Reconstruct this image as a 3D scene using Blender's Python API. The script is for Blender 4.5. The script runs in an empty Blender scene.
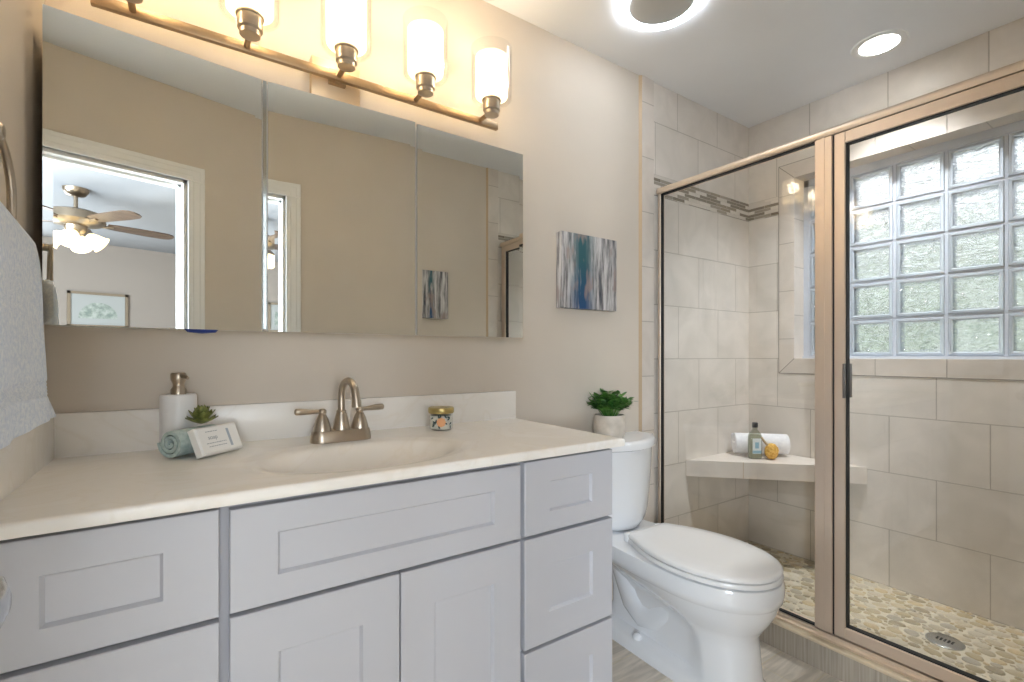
import bpy, bmesh, math, random
from math import pi, sin, cos, radians as rad
from mathutils import Vector, Matrix
random.seed(7)
S = bpy.context.scene
COL = S.collection

# ------------------------------------------------------------------ camera, world, lights, exposure
cam_d = bpy.data.cameras.new('camera')
cam = bpy.data.objects.new('camera', cam_d); COL.objects.link(cam)
cam.location = (0, -1.52, 1.10)
cam.rotation_euler = (pi/2, 0, -0.59644)
cam_d.sensor_width = 36; cam_d.lens = 482/1024*36
cam_d.shift_y = 14.4/1024
cam_d.clip_start = 0.02
S.camera = cam

W = bpy.data.worlds.new('world'); S.world = W; W.use_nodes = True
wbg = W.node_tree.nodes['Background']
wbg.inputs[0].default_value = (0.88, 0.94, 1.0, 1); wbg.inputs[1].default_value = 1.5

def light(name, kind, loc, energy, color=(1, 1, 1), rot=(0, 0, 0), size=None, size_y=None, radius=None):
    d = bpy.data.lights.new(name, kind); d.energy = energy; d.color = color
    if size: d.size = size
    if size_y: d.shape = 'RECTANGLE'; d.size_y = size_y
    if radius is not None: d.shadow_soft_size = radius
    o = bpy.data.objects.new(name, d); COL.objects.link(o); o.location = loc; o.rotation_euler = rot
    return o
# added fill lights out of view in the bedroom, reaching in through the doorway (the glass blocks are lit by the sky itself)
light('bedroom_side_fill', 'AREA', (-1.66, -2.15, 1.40), 175, (0.80, 0.90, 1.0), (0, rad(-90), 0), 1.2, 0.75)
light('bedroom_side_fill_rear', 'AREA', (-1.66, -3.50, 1.40), 112, (0.80, 0.90, 1.0), (0, rad(-90), 0), 1.2, 1.7)
light('bedroom_far_fill', 'AREA', (-0.75, -6.40, 1.35), 50, (0.86, 0.93, 1.0), (rad(90), 0, 0), 1.3, 1.5)
LAMP_W = 1.3                        # each vanity bulb
RING_E, CAN_E, CAN_W, SHADE_E = 10.5, 8.0, 92.0, 1.05
S.view_settings.view_transform = 'Standard'; S.view_settings.look = 'None'
S.view_settings.gamma = 1; S.view_settings.use_curve_mapping = False
S.view_settings.exposure = 0.84
S.cycles.max_bounces = 14; S.cycles.diffuse_bounces = 6; S.cycles.glossy_bounces = 8
S.cycles.transmission_bounces = 10; S.cycles.transparent_max_bounces = 16
S.cycles.caustics_refractive = True; S.cycles.caustics_reflective = False
S.cycles.sample_clamp_indirect = 4; S.cycles.blur_glossy = 0.5
S.cycles.use_denoising = True

# ------------------------------------------------------------------ materials
def lin(r, g, b):
    f = lambda c: (c/255/12.92) if c/255 <= 0.04045 else ((c/255+0.055)/1.055)**2.4
    return (f(r), f(g), f(b), 1)
def mat(name, col=(200, 200, 200), rough=0.5, metal=0.0, spec=0.5, coat=0.0, emit=None, es=0.0):
    m = bpy.data.materials.new(name); m.use_nodes = True
    b = m.node_tree.nodes['Principled BSDF']
    b.inputs['Base Color'].default_value = lin(*col); b.inputs['Roughness'].default_value = rough
    b.inputs['Metallic'].default_value = metal; b.inputs['Specular IOR Level'].default_value = spec
    b.inputs['Coat Weight'].default_value = coat
    if emit: b.inputs['Emission Color'].default_value = lin(*emit); b.inputs['Emission Strength'].default_value = es
    return m
def nt(m):
    t = m.node_tree
    def N(k, **kw):
        n = t.nodes.new(k)
        for a, v in kw.items():
            if a in n.inputs.keys() if isinstance(a, str) else False: n.inputs[a].default_value = v
            else: setattr(n, a, v)
        return n
    return t, N, t.links.new, t.nodes['Principled BSDF']
def noise_tint(m, c1, c2, scale=5, detail=4, coord='Object', stretch=(1, 1, 1), lo=0.35, hi=0.65, bump=0, bscale=None):
    t, N, L, b = nt(m)
    tc = N('ShaderNodeTexCoord'); mp = N('ShaderNodeMapping'); mp.inputs['Scale'].default_value = stretch
    nz = N('ShaderNodeTexNoise'); nz.inputs['Scale'].default_value = scale; nz.inputs['Detail'].default_value = detail
    rp = N('ShaderNodeValToRGB')
    rp.color_ramp.elements[0].position = lo; rp.color_ramp.elements[1].position = hi
    rp.color_ramp.elements[0].color = lin(*c1); rp.color_ramp.elements[1].color = lin(*c2)
    L(tc.outputs[coord], mp.inputs[0]); L(mp.outputs[0], nz.inputs[0]); L(nz.outputs[0], rp.inputs[0]); L(rp.outputs[0], b.inputs['Base Color'])
    if bump:
        n2 = nz
        if bscale:
            n2 = N('ShaderNodeTexNoise'); n2.inputs['Scale'].default_value = bscale; n2.inputs['Detail'].default_value = 2
            L(mp.outputs[0], n2.inputs[0])
        bp = N('ShaderNodeBump'); bp.inputs['Strength'].default_value = bump; bp.inputs['Distance'].default_value = 0.002
        L(n2.outputs[0], bp.inputs['Height']); L(bp.outputs[0], b.inputs['Normal'])
    return m
def metal_mat(name, col, rough=0.3, aniso=(1, 1, 60), metal=1.0):
    m = mat(name, col, rough, metal)
    t, N, L, b = nt(m)
    tc = N('ShaderNodeTexCoord'); mp = N('ShaderNodeMapping'); mp.inputs['Scale'].default_value = aniso
    nz = N('ShaderNodeTexNoise'); nz.inputs['Scale'].default_value = 12; nz.inputs['Detail'].default_value = 3
    mr = N('ShaderNodeMapRange'); mr.inputs[3].default_value = rough-0.06; mr.inputs[4].default_value = rough+0.08
    L(tc.outputs['Object'], mp.inputs[0]); L(mp.outputs[0], nz.inputs[0]); L(nz.outputs[0], mr.inputs[0]); L(mr.outputs[0], b.inputs['Roughness'])
    return m
def thin_glass(name, tint=(245, 250, 248), refl=1.6, rough=0.0):
    m = bpy.data.materials.new(name); m.use_nodes = True
    t = m.node_tree; t.nodes.clear(); L = t.links.new
    o = t.nodes.new('ShaderNodeOutputMaterial'); mx = t.nodes.new('ShaderNodeMixShader')
    tr = t.nodes.new('ShaderNodeBsdfTransparent'); tr.inputs[0].default_value = lin(*tint)
    gl = t.nodes.new('ShaderNodeBsdfGlossy'); gl.inputs['Roughness'].default_value = rough
    fr = t.nodes.new('ShaderNodeFresnel'); fr.inputs[0].default_value = 1.5
    mu = t.nodes.new('ShaderNodeMath'); mu.operation = 'MULTIPLY'; mu.inputs[1].default_value = refl
    ge = t.nodes.new('ShaderNodeNewGeometry'); iv = t.nodes.new('ShaderNodeMath'); iv.operation = 'SUBTRACT'; iv.inputs[0].default_value = 1
    m2 = t.nodes.new('ShaderNodeMath'); m2.operation = 'MULTIPLY'      # one reflection per pane: its outer face
    L(ge.outputs['Backfacing'], iv.inputs[1]); L(fr.outputs[0], m2.inputs[0]); L(iv.outputs[0], m2.inputs[1])
    L(m2.outputs[0], mu.inputs[0]); L(mu.outputs[0], mx.inputs[0]); L(tr.outputs[0], mx.inputs[1]); L(gl.outputs[0], mx.inputs[2]); L(mx.outputs[0], o.inputs[0])
    return m
def brick_mat(name, c1, c2, grout, bw, rh, off=0.5, mortar=0.0022, rough=0.35, mott=None, streak=(1, 1, 1), nscale=6):
    """tiles laid out in metres on the UV map"""
    m = mat(name, c1, rough)
    t, N, L, b = nt(m)
    uv = N('ShaderNodeUVMap')
    br = N('ShaderNodeTexBrick'); br.offset = off; br.offset_frequency = 2; br.squash = 1
    for k, v in (('Scale', 1), ('Mortar Size', mortar), ('Mortar Smooth', 0.1), ('Bias', 0), ('Brick Width', bw), ('Row Height', rh)):
        br.inputs[k].default_value = v
    L(uv.outputs[0], br.inputs['Vector'])
    br.inputs['Color1'].default_value = lin(*c1); br.inputs['Color2'].default_value = lin(*c2); br.inputs['Mortar'].default_value = lin(*grout)
    mp = N('ShaderNodeMapping'); mp.inputs['Scale'].default_value = streak
    nz = N('ShaderNodeTexNoise'); nz.inputs['Scale'].default_value = nscale; nz.inputs['Detail'].default_value = 6; nz.inputs['Distortion'].default_value = 0.8
    L(uv.outputs[0], mp.inputs[0]); L(mp.outputs[0], nz.inputs[0])
    rp = N('ShaderNodeValToRGB'); rp.color_ramp.elements[0].position = 0.3; rp.color_ramp.elements[1].position = 0.7
    a, c = mott or (0.90, 1.06)
    rp.color_ramp.elements[0].color = (a, a, a*0.985, 1); rp.color_ramp.elements[1].color = (c, c, c, 1)
    mx = N('ShaderNodeMix'); mx.data_type = 'RGBA'; mx.blend_type = 'MULTIPLY'; mx.inputs[0].default_value = 1.0
    L(nz.outputs[0], rp.inputs[0]); L(br.outputs['Color'], mx.inputs[6]); L(rp.outputs[0], mx.inputs[7]); L(mx.outputs[2], b.inputs['Base Color'])
    bp = N('ShaderNodeBump'); bp.invert = True; bp.inputs['Strength'].default_value = 0.6; bp.inputs['Distance'].default_value = 0.002
    L(br.outputs['Fac'], bp.inputs['Height']); L(bp.outputs[0], b.inputs['Normal'])
    return m

M = {}
M['wall'] = noise_tint(mat('greige_paint', (214, 204, 191), 0.6, spec=0.3), (212, 202, 189), (216, 206, 193), 3, bump=0.06, bscale=220)
M['ceiling'] = noise_tint(mat('ceiling_paint', (234, 235, 237), 0.8, spec=0.2), (232, 233, 235), (236, 237, 239), 2, bump=0.05, bscale=180)
M['trim'] = mat('white_trim_paint', (240, 240, 238), 0.35)
M['tile'] = brick_mat('stone_tile', (226, 219, 211), (219, 212, 204), (186, 178, 168), 0.335, 0.26)
M['tile_top'] = brick_mat('stone_tile_top', (226, 219, 211), (219, 212, 204), (186, 178, 168), 0.335, 0.25)
M['tile_border'] = brick_mat('stone_tile_border', (221, 212, 203), (215, 206, 197), (182, 173, 163), 0.2555, 0.20, off=0)
M['tile_plain'] = noise_tint(mat('stone_plain', (226, 217, 208), 0.35), (218, 209, 200), (230, 222, 213), 8)
M['edge'] = mat('beige_edge_trim', (196, 172, 142), 0.4)
M['plank'] = brick_mat('wood_look_floor_tile', (228, 220, 208), (214, 204, 190), (222, 210, 184), 0.60, 0.15, off=0.33, mortar=0.002, rough=0.4, mott=(0.72, 1.12), streak=(3, 22, 1), nscale=2.0)
M['curb_face'] = noise_tint(mat('wood_look_curb', (160, 151, 138), 0.45), (148, 139, 126), (178, 169, 156), 2.2, 6, stretch=(10, 60, 1.6), lo=0.3, hi=0.7)
M['curb_top'] = noise_tint(mat('beige_curb_tile', (205, 188, 160), 0.35), (196, 178, 150), (212, 196, 170), 9)
M['grout'] = mat('pebble_grout', (206, 196, 174), 0.7)
M['cabinet'] = mat('grey_white_cabinet_paint', (194, 195, 201), 0.42, spec=0.4)
M['cab_in'] = mat('cabinet_face_frame', (166, 167, 174), 0.5)
M['mirror'] = mat('mirror_silver', (238, 242, 240), 0.0, 1.0)
M['mirror_edge'] = mat('polished_mirror_edge', (205, 212, 212), 0.08, 1.0)
M['cab_white'] = mat('white_steel', (222, 220, 214), 0.35)
M['nickel'] = metal_mat('brushed_nickel', (184, 172, 156), 0.30)
M['nickel_d'] = metal_mat('satin_nickel_bar', (168, 146, 118), 0.42, (60, 1, 1))
M['knob'] = mat('satin_knob', (206, 206, 208), 0.22, 1.0)
M['plate'] = metal_mat('satin_backplate', (222, 200, 168), 0.45, (1, 1, 20), 0.7)
M['alu'] = metal_mat('brushed_shower_frame', (226, 208, 188), 0.42, (60, 1, 1), 0.75)
M['alu_v'] = metal_mat('brushed_shower_post', (218, 201, 184), 0.42, (40, 40, 0.3), 0.75)
M['gasket'] = mat('black_gasket', (22, 20, 20), 0.6)
M['pull'] = metal_mat('grey_door_pull', (120, 116, 114), 0.35)
M['chrome'] = mat('chrome', (220, 220, 220), 0.08, 1.0)
M['porcelain'] = mat('white_porcelain', (232, 234, 237), 0.12, coat=0.5)
M['seat'] = mat('white_seat_plastic', (236, 236, 236), 0.22)
M['glass'] = thin_glass('shower_glass', (252, 252, 251), 2.0)
M['clear'] = thin_glass('clear_glass', (250, 250, 250), 0.9)
M['shade'] = mat('frosted_lit_shade', (255, 246, 226), 0.5, emit=(255, 234, 196), es=SHADE_E)
def frosted(m, k):
    # frosted glass lets part of the bulb's light straight through
    t = m.node_tree; o = t.nodes['Material Output']; b = t.nodes['Principled BSDF']
    tr = t.nodes.new('ShaderNodeBsdfTransparent'); mx = t.nodes.new('ShaderNodeMixShader'); mx.inputs[0].default_value = k
    t.links.new(b.outputs[0], mx.inputs[1]); t.links.new(tr.outputs[0], mx.inputs[2]); t.links.new(mx.outputs[0], o.inputs[0])
frosted(M['shade'], 0.45)
M['led'] = mat('lit_led_ring', (255, 255, 255), 0.5, emit=(238, 246, 255), es=RING_E)
M['can'] = mat('lit_downlight', (255, 255, 255), 0.5, emit=(255, 250, 240), es=CAN_E)
M['fan_grille'] = mat('fan_cover', (188, 188, 186), 0.6)
M['white'] = mat('white_plastic', (236, 236, 234), 0.4)
M['ceramic'] = mat('matte_white_ceramic', (236, 236, 236), 0.35)
M['pot'] = noise_tint(mat('concrete_pot', (206, 196, 182), 0.7), (192, 182, 168), (216, 206, 194), 20)
M['leaf'] = noise_tint(mat('green_leaf', (70, 120, 50), 0.45), (38, 92, 34), (110, 156, 72), 30)
M['soil'] = mat('dark_soil', (50, 42, 34), 0.9)
M['succ'] = noise_tint(mat('succulent_leaf', (120, 126, 66), 0.45), (84, 92, 42), (166, 170, 96), 45)
M['paper'] = mat('white_paper_wrap', (238, 238, 236), 0.5)
M['ink'] = mat('grey_ink', (150, 158, 166), 0.6)
M['ink_d'] = mat('slate_band', (170, 182, 194), 0.6)
M['wash'] = noise_tint(mat('seafoam_terry', (182, 200, 197), 0.95, spec=0.1), (168, 188, 185), (196, 210, 207), 90, bump=0.9, bscale=400)
M['towel'] = noise_tint(mat('pale_blue_terry', (196, 208, 222), 0.95, spec=0.1), (214, 224, 240), (234, 240, 248), 160, bump=1.0, bscale=420)
M['wtowel'] = noise_tint(mat('white_terry', (238, 238, 240), 0.95, spec=0.1), (232, 232, 236), (244, 244, 246), 60, bump=0.8, bscale=300)
M['lid'] = metal_mat('brass_lid', (186, 168, 112), 0.35)
M['dgreen'] = mat('dark_leaf_print', (60, 84, 84), 0.6)
M['peach'] = mat('peach_flower_print', (238, 178, 128), 0.6)
M['wax'] = mat('pale_wax', (226, 226, 216), 0.6)
M['sponge'] = noise_tint(mat('yellow_sponge', (226, 178, 82), 0.9, spec=0.1), (196, 142, 54), (244, 204, 118), 120, bump=1.0, bscale=200)
M['wood'] = noise_tint(mat('pale_wood', (206, 180, 140), 0.5), (192, 164, 122), (214, 190, 152), 8, stretch=(30, 30, 3))
M['gel'] = thin_glass('bottle_plastic', (226, 228, 220), 0.9)
M['liquid'] = mat('pale_gel', (196, 194, 176), 0.25)
M['label'] = mat('pale_blue_label', (226, 232, 234), 0.5)
M['label_b'] = mat('blue_label_print', (150, 190, 210), 0.5)
M['blackcap'] = mat('black_cap', (40, 38, 38), 0.4)
M['blue'] = mat('flat_blue', (40, 66, 150), 0.6)
M['drain'] = metal_mat('drain_steel', (186, 190, 192), 0.25)
M['dark'] = mat('dark_void', (24, 24, 24), 0.8)
# bedroom
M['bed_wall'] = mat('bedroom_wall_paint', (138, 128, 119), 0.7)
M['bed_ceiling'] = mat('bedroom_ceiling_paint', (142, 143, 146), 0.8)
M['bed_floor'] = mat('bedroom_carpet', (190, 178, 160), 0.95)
M['bronze'] = metal_mat('antique_nickel_fan', (150, 136, 118), 0.3)
M['blade'] = noise_tint(mat('walnut_blade', (78, 60, 46), 0.45), (62, 46, 34), (92, 72, 54), 6, stretch=(2, 30, 1))
M['bulb_shade'] = mat('lit_bell_shade', (255, 244, 220), 0.5, emit=(255, 230, 180), es=1.3)
M['duvet'] = mat('white_duvet', (244, 242, 238), 0.9)
M['bluegrey'] = noise_tint(mat('blue_grey_pillow', (120, 130, 146), 0.9), (96, 106, 124), (176, 180, 186), 18)
M['mat_board'] = mat('picture_mat', (148, 149, 146), 0.6)
M['coral'] = noise_tint(mat('coral_print', (130, 138, 126), 0.7), (156, 160, 152), (112, 122, 114), 26)
M['frame'] = mat('bronze_frame', (120, 106, 88), 0.4)
M['hedge'] = noise_tint(mat('hedge_leaves', (190, 200, 180), 0.8), (124, 150, 112), (236, 240, 230), 6, lo=0.44, hi=0.56)  # contrasting leaf tones paint in the light and shade that even skylight lacks

def art_mat(name, teal_x, width, seed):
    """abstract canvas: vertical drips of white, grey, mauve and one teal column"""
    m = mat(name, (220, 220, 220), 0.55)
    t, N, L, b = nt(m)
    tc = N('ShaderNodeTexCoord')
    mp = N('ShaderNodeMapping'); mp.inputs['Scale'].default_value = (52, 52, 4.5); mp.inputs['Location'].default_value = (seed, seed, seed)
    nz = N('ShaderNodeTexNoise'); nz.inputs['Scale'].default_value = 1.0; nz.inputs['Detail'].default_value = 5; nz.inputs['Roughness'].default_value = 0.65
    L(tc.outputs['Object'], mp.inputs[0]); L(mp.outputs[0], nz.inputs[0])
    rp = N('ShaderNodeValToRGB'); e = rp.color_ramp.elements
    e[0].position = 0.32; e[0].color = lin(62, 66, 78); e[1].position = 0.68; e[1].color = lin(226, 224, 222)
    for p, c in ((0.42, (122, 120, 122)), (0.50, (178, 175, 174)), (0.57, (206, 203, 203))):
        k = e.new(p); k.color = lin(*c)
    L(nz.outputs[0], rp.inputs[0])
    mp2 = N('ShaderNodeMapping'); mp2.inputs['Scale'].default_value = (34, 34, 6); mp2.inputs['Location'].default_value = (3+seed, 1, 2)
    n2 = N('ShaderNodeTexNoise'); n2.inputs['Scale'].default_value = 1; n2.inputs['Detail'].default_value = 4
    L(tc.outputs['Object'], mp2.inputs[0]); L(mp2.outputs[0], n2.inputs[0])
    sx = N('ShaderNodeSeparateXYZ'); L(tc.outputs['Object'], sx.inputs[0])
    a = N('ShaderNodeMath', operation='SUBTRACT'); a.inputs[1].default_value = teal_x; L(sx.outputs[0], a.inputs[0])
    ab = N('ShaderNodeMath', operation='ABSOLUTE'); L(a.outputs[0], ab.inputs[0])
    mr = N('ShaderNodeMapRange'); mr.inputs[1].default_value = width; mr.inputs[2].default_value = width*0.2; L(ab.outputs[0], mr.inputs[0])
    r2 = N('ShaderNodeMapRange'); r2.inputs[1].default_value = 0.34; r2.inputs[2].default_value = 0.46; L(n2.outputs[0], r2.inputs[0])
    mu = N('ShaderNodeMath', operation='MULTIPLY'); L(mr.outputs[0], mu.inputs[0]); L(r2.outputs[0], mu.inputs[1])
    teal = N('ShaderNodeValToRGB'); teal.color_ramp.elements[0].color = lin(34, 76, 122); teal.color_ramp.elements[1].color = lin(44, 92, 100)
    mz = N('ShaderNodeMapRange'); mz.inputs[1].default_value = 0; mz.inputs[2].default_value = 0.2; L(sx.outputs[2], mz.inputs[0]); L(mz.outputs[0], teal.inputs[0])
    mx = N('ShaderNodeMix'); mx.data_type = 'RGBA'; L(mu.outputs[0], mx.inputs[0]); L(rp.outputs[0], mx.inputs[6]); L(teal.outputs[0], mx.inputs[7])
    # mauve-tan drips
    mp3 = N('ShaderNodeMapping'); mp3.inputs['Scale'].default_value = (26, 26, 9); mp3.inputs['Location'].default_value = (9, seed, 4)
    n3 = N('ShaderNodeTexNoise'); n3.inputs['Scale'].default_value = 1; L(tc.outputs['Object'], mp3.inputs[0]); L(mp3.outputs[0], n3.inputs[0])
    r3 = N('ShaderNodeMapRange'); r3.inputs[1].default_value = 0.58; r3.inputs[2].default_value = 0.68; r3.inputs[4].default_value = 0.7; L(n3.outputs[0], r3.inputs[0])
    m3 = N('ShaderNodeMix'); m3.data_type = 'RGBA'; L(r3.outputs[0], m3.inputs[0]); L(mx.outputs[2], m3.inputs[6]); m3.inputs[7].default_value = lin(160, 140, 134)
    L(m3.outputs[2], b.inputs['Base Color'])
    return m
def marble_mat():
    m = mat('cultured_marble', (232, 224, 212), 0.27)
    t, N, L, b = nt(m)
    tc = N('ShaderNodeTexCoord')
    nz = N('ShaderNodeTexNoise'); nz.inputs['Scale'].default_value = 3.2; nz.inputs['Detail'].default_value = 6; nz.inputs['Distortion'].default_value = 2.2
    L(tc.outputs['Object'], nz.inputs[0])
    rp = N('ShaderNodeValToRGB'); e = rp.color_ramp.elements
    e[0].position = 0.36; e[0].color = lin(241, 237, 230); e[1].position = 0.66; e[1].color = lin(246, 243, 238)
    k = e.new(0.5); k.color = lin(243, 239, 233); k = e.new(0.53); k.color = lin(240, 235, 227); k = e.new(0.56); k.color = lin(244, 240, 234)
    L(nz.outputs[0], rp.inputs[0]); L(rp.outputs[0], b.inputs['Base Color'])
    return m
M['marble'] = marble_mat()
def mosaic_mat():
    m = brick_mat('mosaic_strip', (0, 0, 0), (255, 255, 255), (255, 255, 255), 0.092, 0.0165, off=0.37, mortar=0.0009, rough=0.15, mott=(0.94, 1.03), nscale=9)
    t, N, L, b = nt(m)
    br = next(n for n in t.nodes if n.type == 'TEX_BRICK'); br.inputs['Mortar'].default_value = (0.86, 0.86, 0.86, 1)
    mx = next(n for n in t.nodes if n.type == 'MIX')
    rp = N('ShaderNodeValToRGB'); rp.color_ramp.interpolation = 'CONSTANT'; e = rp.color_ramp.elements
    e[0].position = 0; e[0].color = lin(126, 116, 102); e[1].position = 0.28; e[1].color = lin(222, 215, 206)
    for p, c in ((0.46, (154, 146, 134)), (0.60, (226, 219, 210)), (0.74, (142, 131, 114)), (0.82, (214, 207, 198))):
        k = e.new(p); k.color = lin(*c)
    L(br.outputs['Color'], rp.inputs[0]); L(rp.outputs[0], mx.inputs[6])
    return m
M['mosaic'] = mosaic_mat()
def block_mat():
    m = bpy.data.materials.new('wavy_glass_block'); m.use_nodes = True
    t = m.node_tree; t.nodes.clear(); L = t.links.new; N = t.nodes.new
    o = N('ShaderNodeOutputMaterial'); tc = N('ShaderNodeTexCoord'); geo = N('ShaderNodeObjectInfo')
    ad = N('ShaderNodeVectorMath'); ad.operation = 'ADD'
    L(tc.outputs['Object'], ad.inputs[0]); L(geo.outputs['Location'], ad.inputs[1])
    mp = N('ShaderNodeMapping'); mp.inputs['Rotation'].default_value = (rad(35), 0, 0); mp.inputs['Scale'].default_value = (1, 0.55, 1.35)
    nz = N('ShaderNodeTexNoise'); nz.inputs['Scale'].default_value = 34; nz.inputs['Detail'].default_value = 3; nz.inputs['Distortion'].default_value = 1.6
    L(ad.outputs[0], mp.inputs[0]); L(mp.outputs[0], nz.inputs[0])
    bp = N('ShaderNodeBump'); bp.inputs['Strength'].default_value = 1.0; bp.inputs['Distance'].default_value = 0.034
    L(nz.outputs[0], bp.inputs['Height'])
    rf = N('ShaderNodeBsdfRefraction'); rf.inputs['IOR'].default_value = 1.35; rf.inputs['Roughness'].default_value = 0.02
    rf.inputs[0].default_value = lin(248, 248, 250)
    gl = N('ShaderNodeBsdfGlossy'); gl.inputs['Roughness'].default_value = 0.05
    tr = N('ShaderNodeBsdfTransparent'); tr.inputs[0].default_value = lin(246, 247, 250)
    for s in (rf, gl): L(bp.outputs[0], s.inputs['Normal'])
    m1 = N('ShaderNodeMixShader'); m1.inputs[0].default_value = 0.30; L(rf.outputs[0], m1.inputs[1]); L(tr.outputs[0], m1.inputs[2])
    fq = N('ShaderNodeFresnel'); fq.inputs[0].default_value = 1.45; L(bp.outputs[0], fq.inputs[1])
    ge = N('ShaderNodeNewGeometry'); iv = N('ShaderNodeMath'); iv.operation = 'SUBTRACT'; iv.inputs[0].default_value = 1; L(ge.outputs['Backfacing'], iv.inputs[1])
    fr = N('ShaderNodeMath'); fr.operation = 'MULTIPLY'; L(fq.outputs[0], fr.inputs[0]); L(iv.outputs[0], fr.inputs[1])
    m2 = N('ShaderNodeMixShader'); L(fr.outputs[0], m2.inputs[0]); L(m1.outputs[0], m2.inputs[1]); L(gl.outputs[0], m2.inputs[2])
    L(m2.outputs[0], o.inputs[0])
    return m
M['block'] = block_mat()
M['block_rim'] = mat('frosted_block_rim', (210, 220, 232), 0.2)
M['block_rim'].node_tree.nodes['Principled BSDF'].inputs['Transmission Weight'].default_value = 0.35
M['mortar'] = mat('block_mortar', (198, 205, 216), 0.6)
def pebble_mat():
    m = mat('river_pebble', (160, 145, 120), 0.35)
    t, N, L, b = nt(m)
    at = N('ShaderNodeAttribute'); at.attribute_name = 'tint'
    rp = N('ShaderNodeValToRGB'); e = rp.color_ramp.elements
    e[0].position = 0; e[0].color = lin(150, 138, 114); e[1].position = 1; e[1].color = lin(216, 208, 190)
    for p, c in ((0.2, (176, 160, 126)), (0.4, (166, 158, 142)), (0.6, (192, 172, 134)), (0.8, (188, 178, 158))):
        k = e.new(p); k.color = lin(*c)
    L(at.outputs['Fac'], rp.inputs[0]); L(rp.outputs[0], b.inputs['Base Color'])
    return m
M['pebble'] = pebble_mat()

# ------------------------------------------------------------------ mesh helpers (all coordinates are world metres)
def origin_of(p):
    v = Vector((0, 0, 0))
    while p is not None: v += p.location; p = p.parent
    return v
def thing(name, label, cat, loc, group=None):
    o = bpy.data.objects.new(name, None); COL.objects.link(o); o.location = loc; o.empty_display_size = 0.05
    o['label'] = label; o['category'] = cat
    if group: o['group'] = group
    return o
def obj(name, bm, m, parent=None, loc=None, smooth=None, label=None):
    """link a bmesh as one mesh object, its origin at loc (or its parent's base)"""
    base = Vector(loc) if loc is not None else origin_of(parent)
    bmesh.ops.translate(bm, verts=bm.verts, vec=-base)
    if smooth is not None:
        for f in bm.faces: f.smooth = True
        for e in bm.edges:
            if len(e.link_faces) == 2:
                try: e.smooth = e.calc_face_angle() < rad(smooth)
                except ValueError: pass
    me = bpy.data.meshes.new(name); bm.to_mesh(me); bm.free()
    for k in (m if isinstance(m, (list, tuple)) else [m]): me.materials.append(k)
    o = bpy.data.objects.new(name, me); COL.objects.link(o)
    o.location = base - (origin_of(parent) if parent else Vector((0, 0, 0))); o.parent = parent
    if label: o['label'] = label
    return o
def tag(o, label, cat, group=None):
    o['label'] = label; o['category'] = cat
    if group: o['group'] = group
    return o
def struct(o):
    o['kind'] = 'structure'; return o
def B(): return bmesh.new()
def box(bm, x0, x1, y0, y1, z0, z1, bev=0.0, seg=2, mi=0):
    r = bmesh.ops.create_cube(bm, size=1)
    vs = r['verts']
    for v in vs: v.co = Vector(((x0+x1)/2+v.co.x*(x1-x0), (y0+y1)/2+v.co.y*(y1-y0), (z0+z1)/2+v.co.z*(z1-z0)))
    fs = {f for v in vs for f in v.link_faces}
    for f in fs: f.material_index = mi
    if bev:
        es = list({e for v in vs for e in v.link_edges})
        bmesh.ops.bevel(bm, geom=es, offset=bev, segments=seg, profile=0.5, affect='EDGES')
    return bm
def quad(bm, pts, uvs=None, mi=0):
    f = bm.faces.new([bm.verts.new(p) for p in pts]); f.material_index = mi
    if uvs:
        l = bm.loops.layers.uv.verify()
        for lp, c in zip(f.loops, uvs): lp[l].uv = c
    return f
def rings(bm, rs, cap0=True, cap1=True, closed=True, mi=0):
    """skin a list of vertex rings"""
    V = [[bm.verts.new(p) for p in r] for r in rs]
    n = len(V[0])
    for a, b in zip(V, V[1:]):
        for i in range(n if closed else n-1):
            j = (i+1) % n
            f = bm.faces.new((a[i], a[j], b[j], b[i])); f.material_index = mi
    if cap0: f = bm.faces.new(V[0][::-1]); f.material_index = mi
    if cap1: f = bm.faces.new(V[-1]); f.material_index = mi
    return bm
def frame_of(d):
    d = Vector(d).normalized(); u = Vector((0, 0, 1)) if abs(d.z) < 0.9 else Vector((1, 0, 0))
    a = d.cross(u).normalized(); return a, d.cross(a).normalized() * 1.0, d
def tube(bm, pts, r, n=12, cap=True, mi=0):
    pts = [Vector(p) for p in pts]; rr = r if isinstance(r, (list, tuple)) else [r]*len(pts)
    rs = []; a = None
    for i, p in enumerate(pts):
        d = (pts[min(i+1, len(pts)-1)]-pts[max(i-1, 0)]).normalized()
        if a is None: a, b, _ = frame_of(d)
        else: a = (a-d*a.dot(d)).normalized()
        b = d.cross(a)
        rs.append([p+(a*cos(2*pi*k/n)+b*sin(2*pi*k/n))*rr[i] for k in range(n)])
    return rings(bm, rs, cap, cap, mi=mi)
def lathe(bm, prof, c=(0, 0, 0), axis=(0, 0, 1), n=28, cap0=True, cap1=True, sx=1, sy=1, mi=0):
    """profile = [(radius, height)] along axis from c"""
    c = Vector(c); ax = Vector(axis).normalized()
    if abs(ax.z) > 0.999: a, b = Vector((1, 0, 0)), Vector((0, 1, 0)) * (1 if ax.z > 0 else -1)
    else: a, b, _ = frame_of(ax)
    rs = [[c+ax*h+(a*cos(2*pi*k/n)*sx+b*sin(2*pi*k/n)*sy)*max(r, 1e-5) for k in range(n)] for r, h in prof]
    rings(bm, rs, cap0, cap1, mi=mi)
    return bm
def recalc(bm): bmesh.ops.recalc_face_normals(bm, faces=bm.faces); return bm

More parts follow.
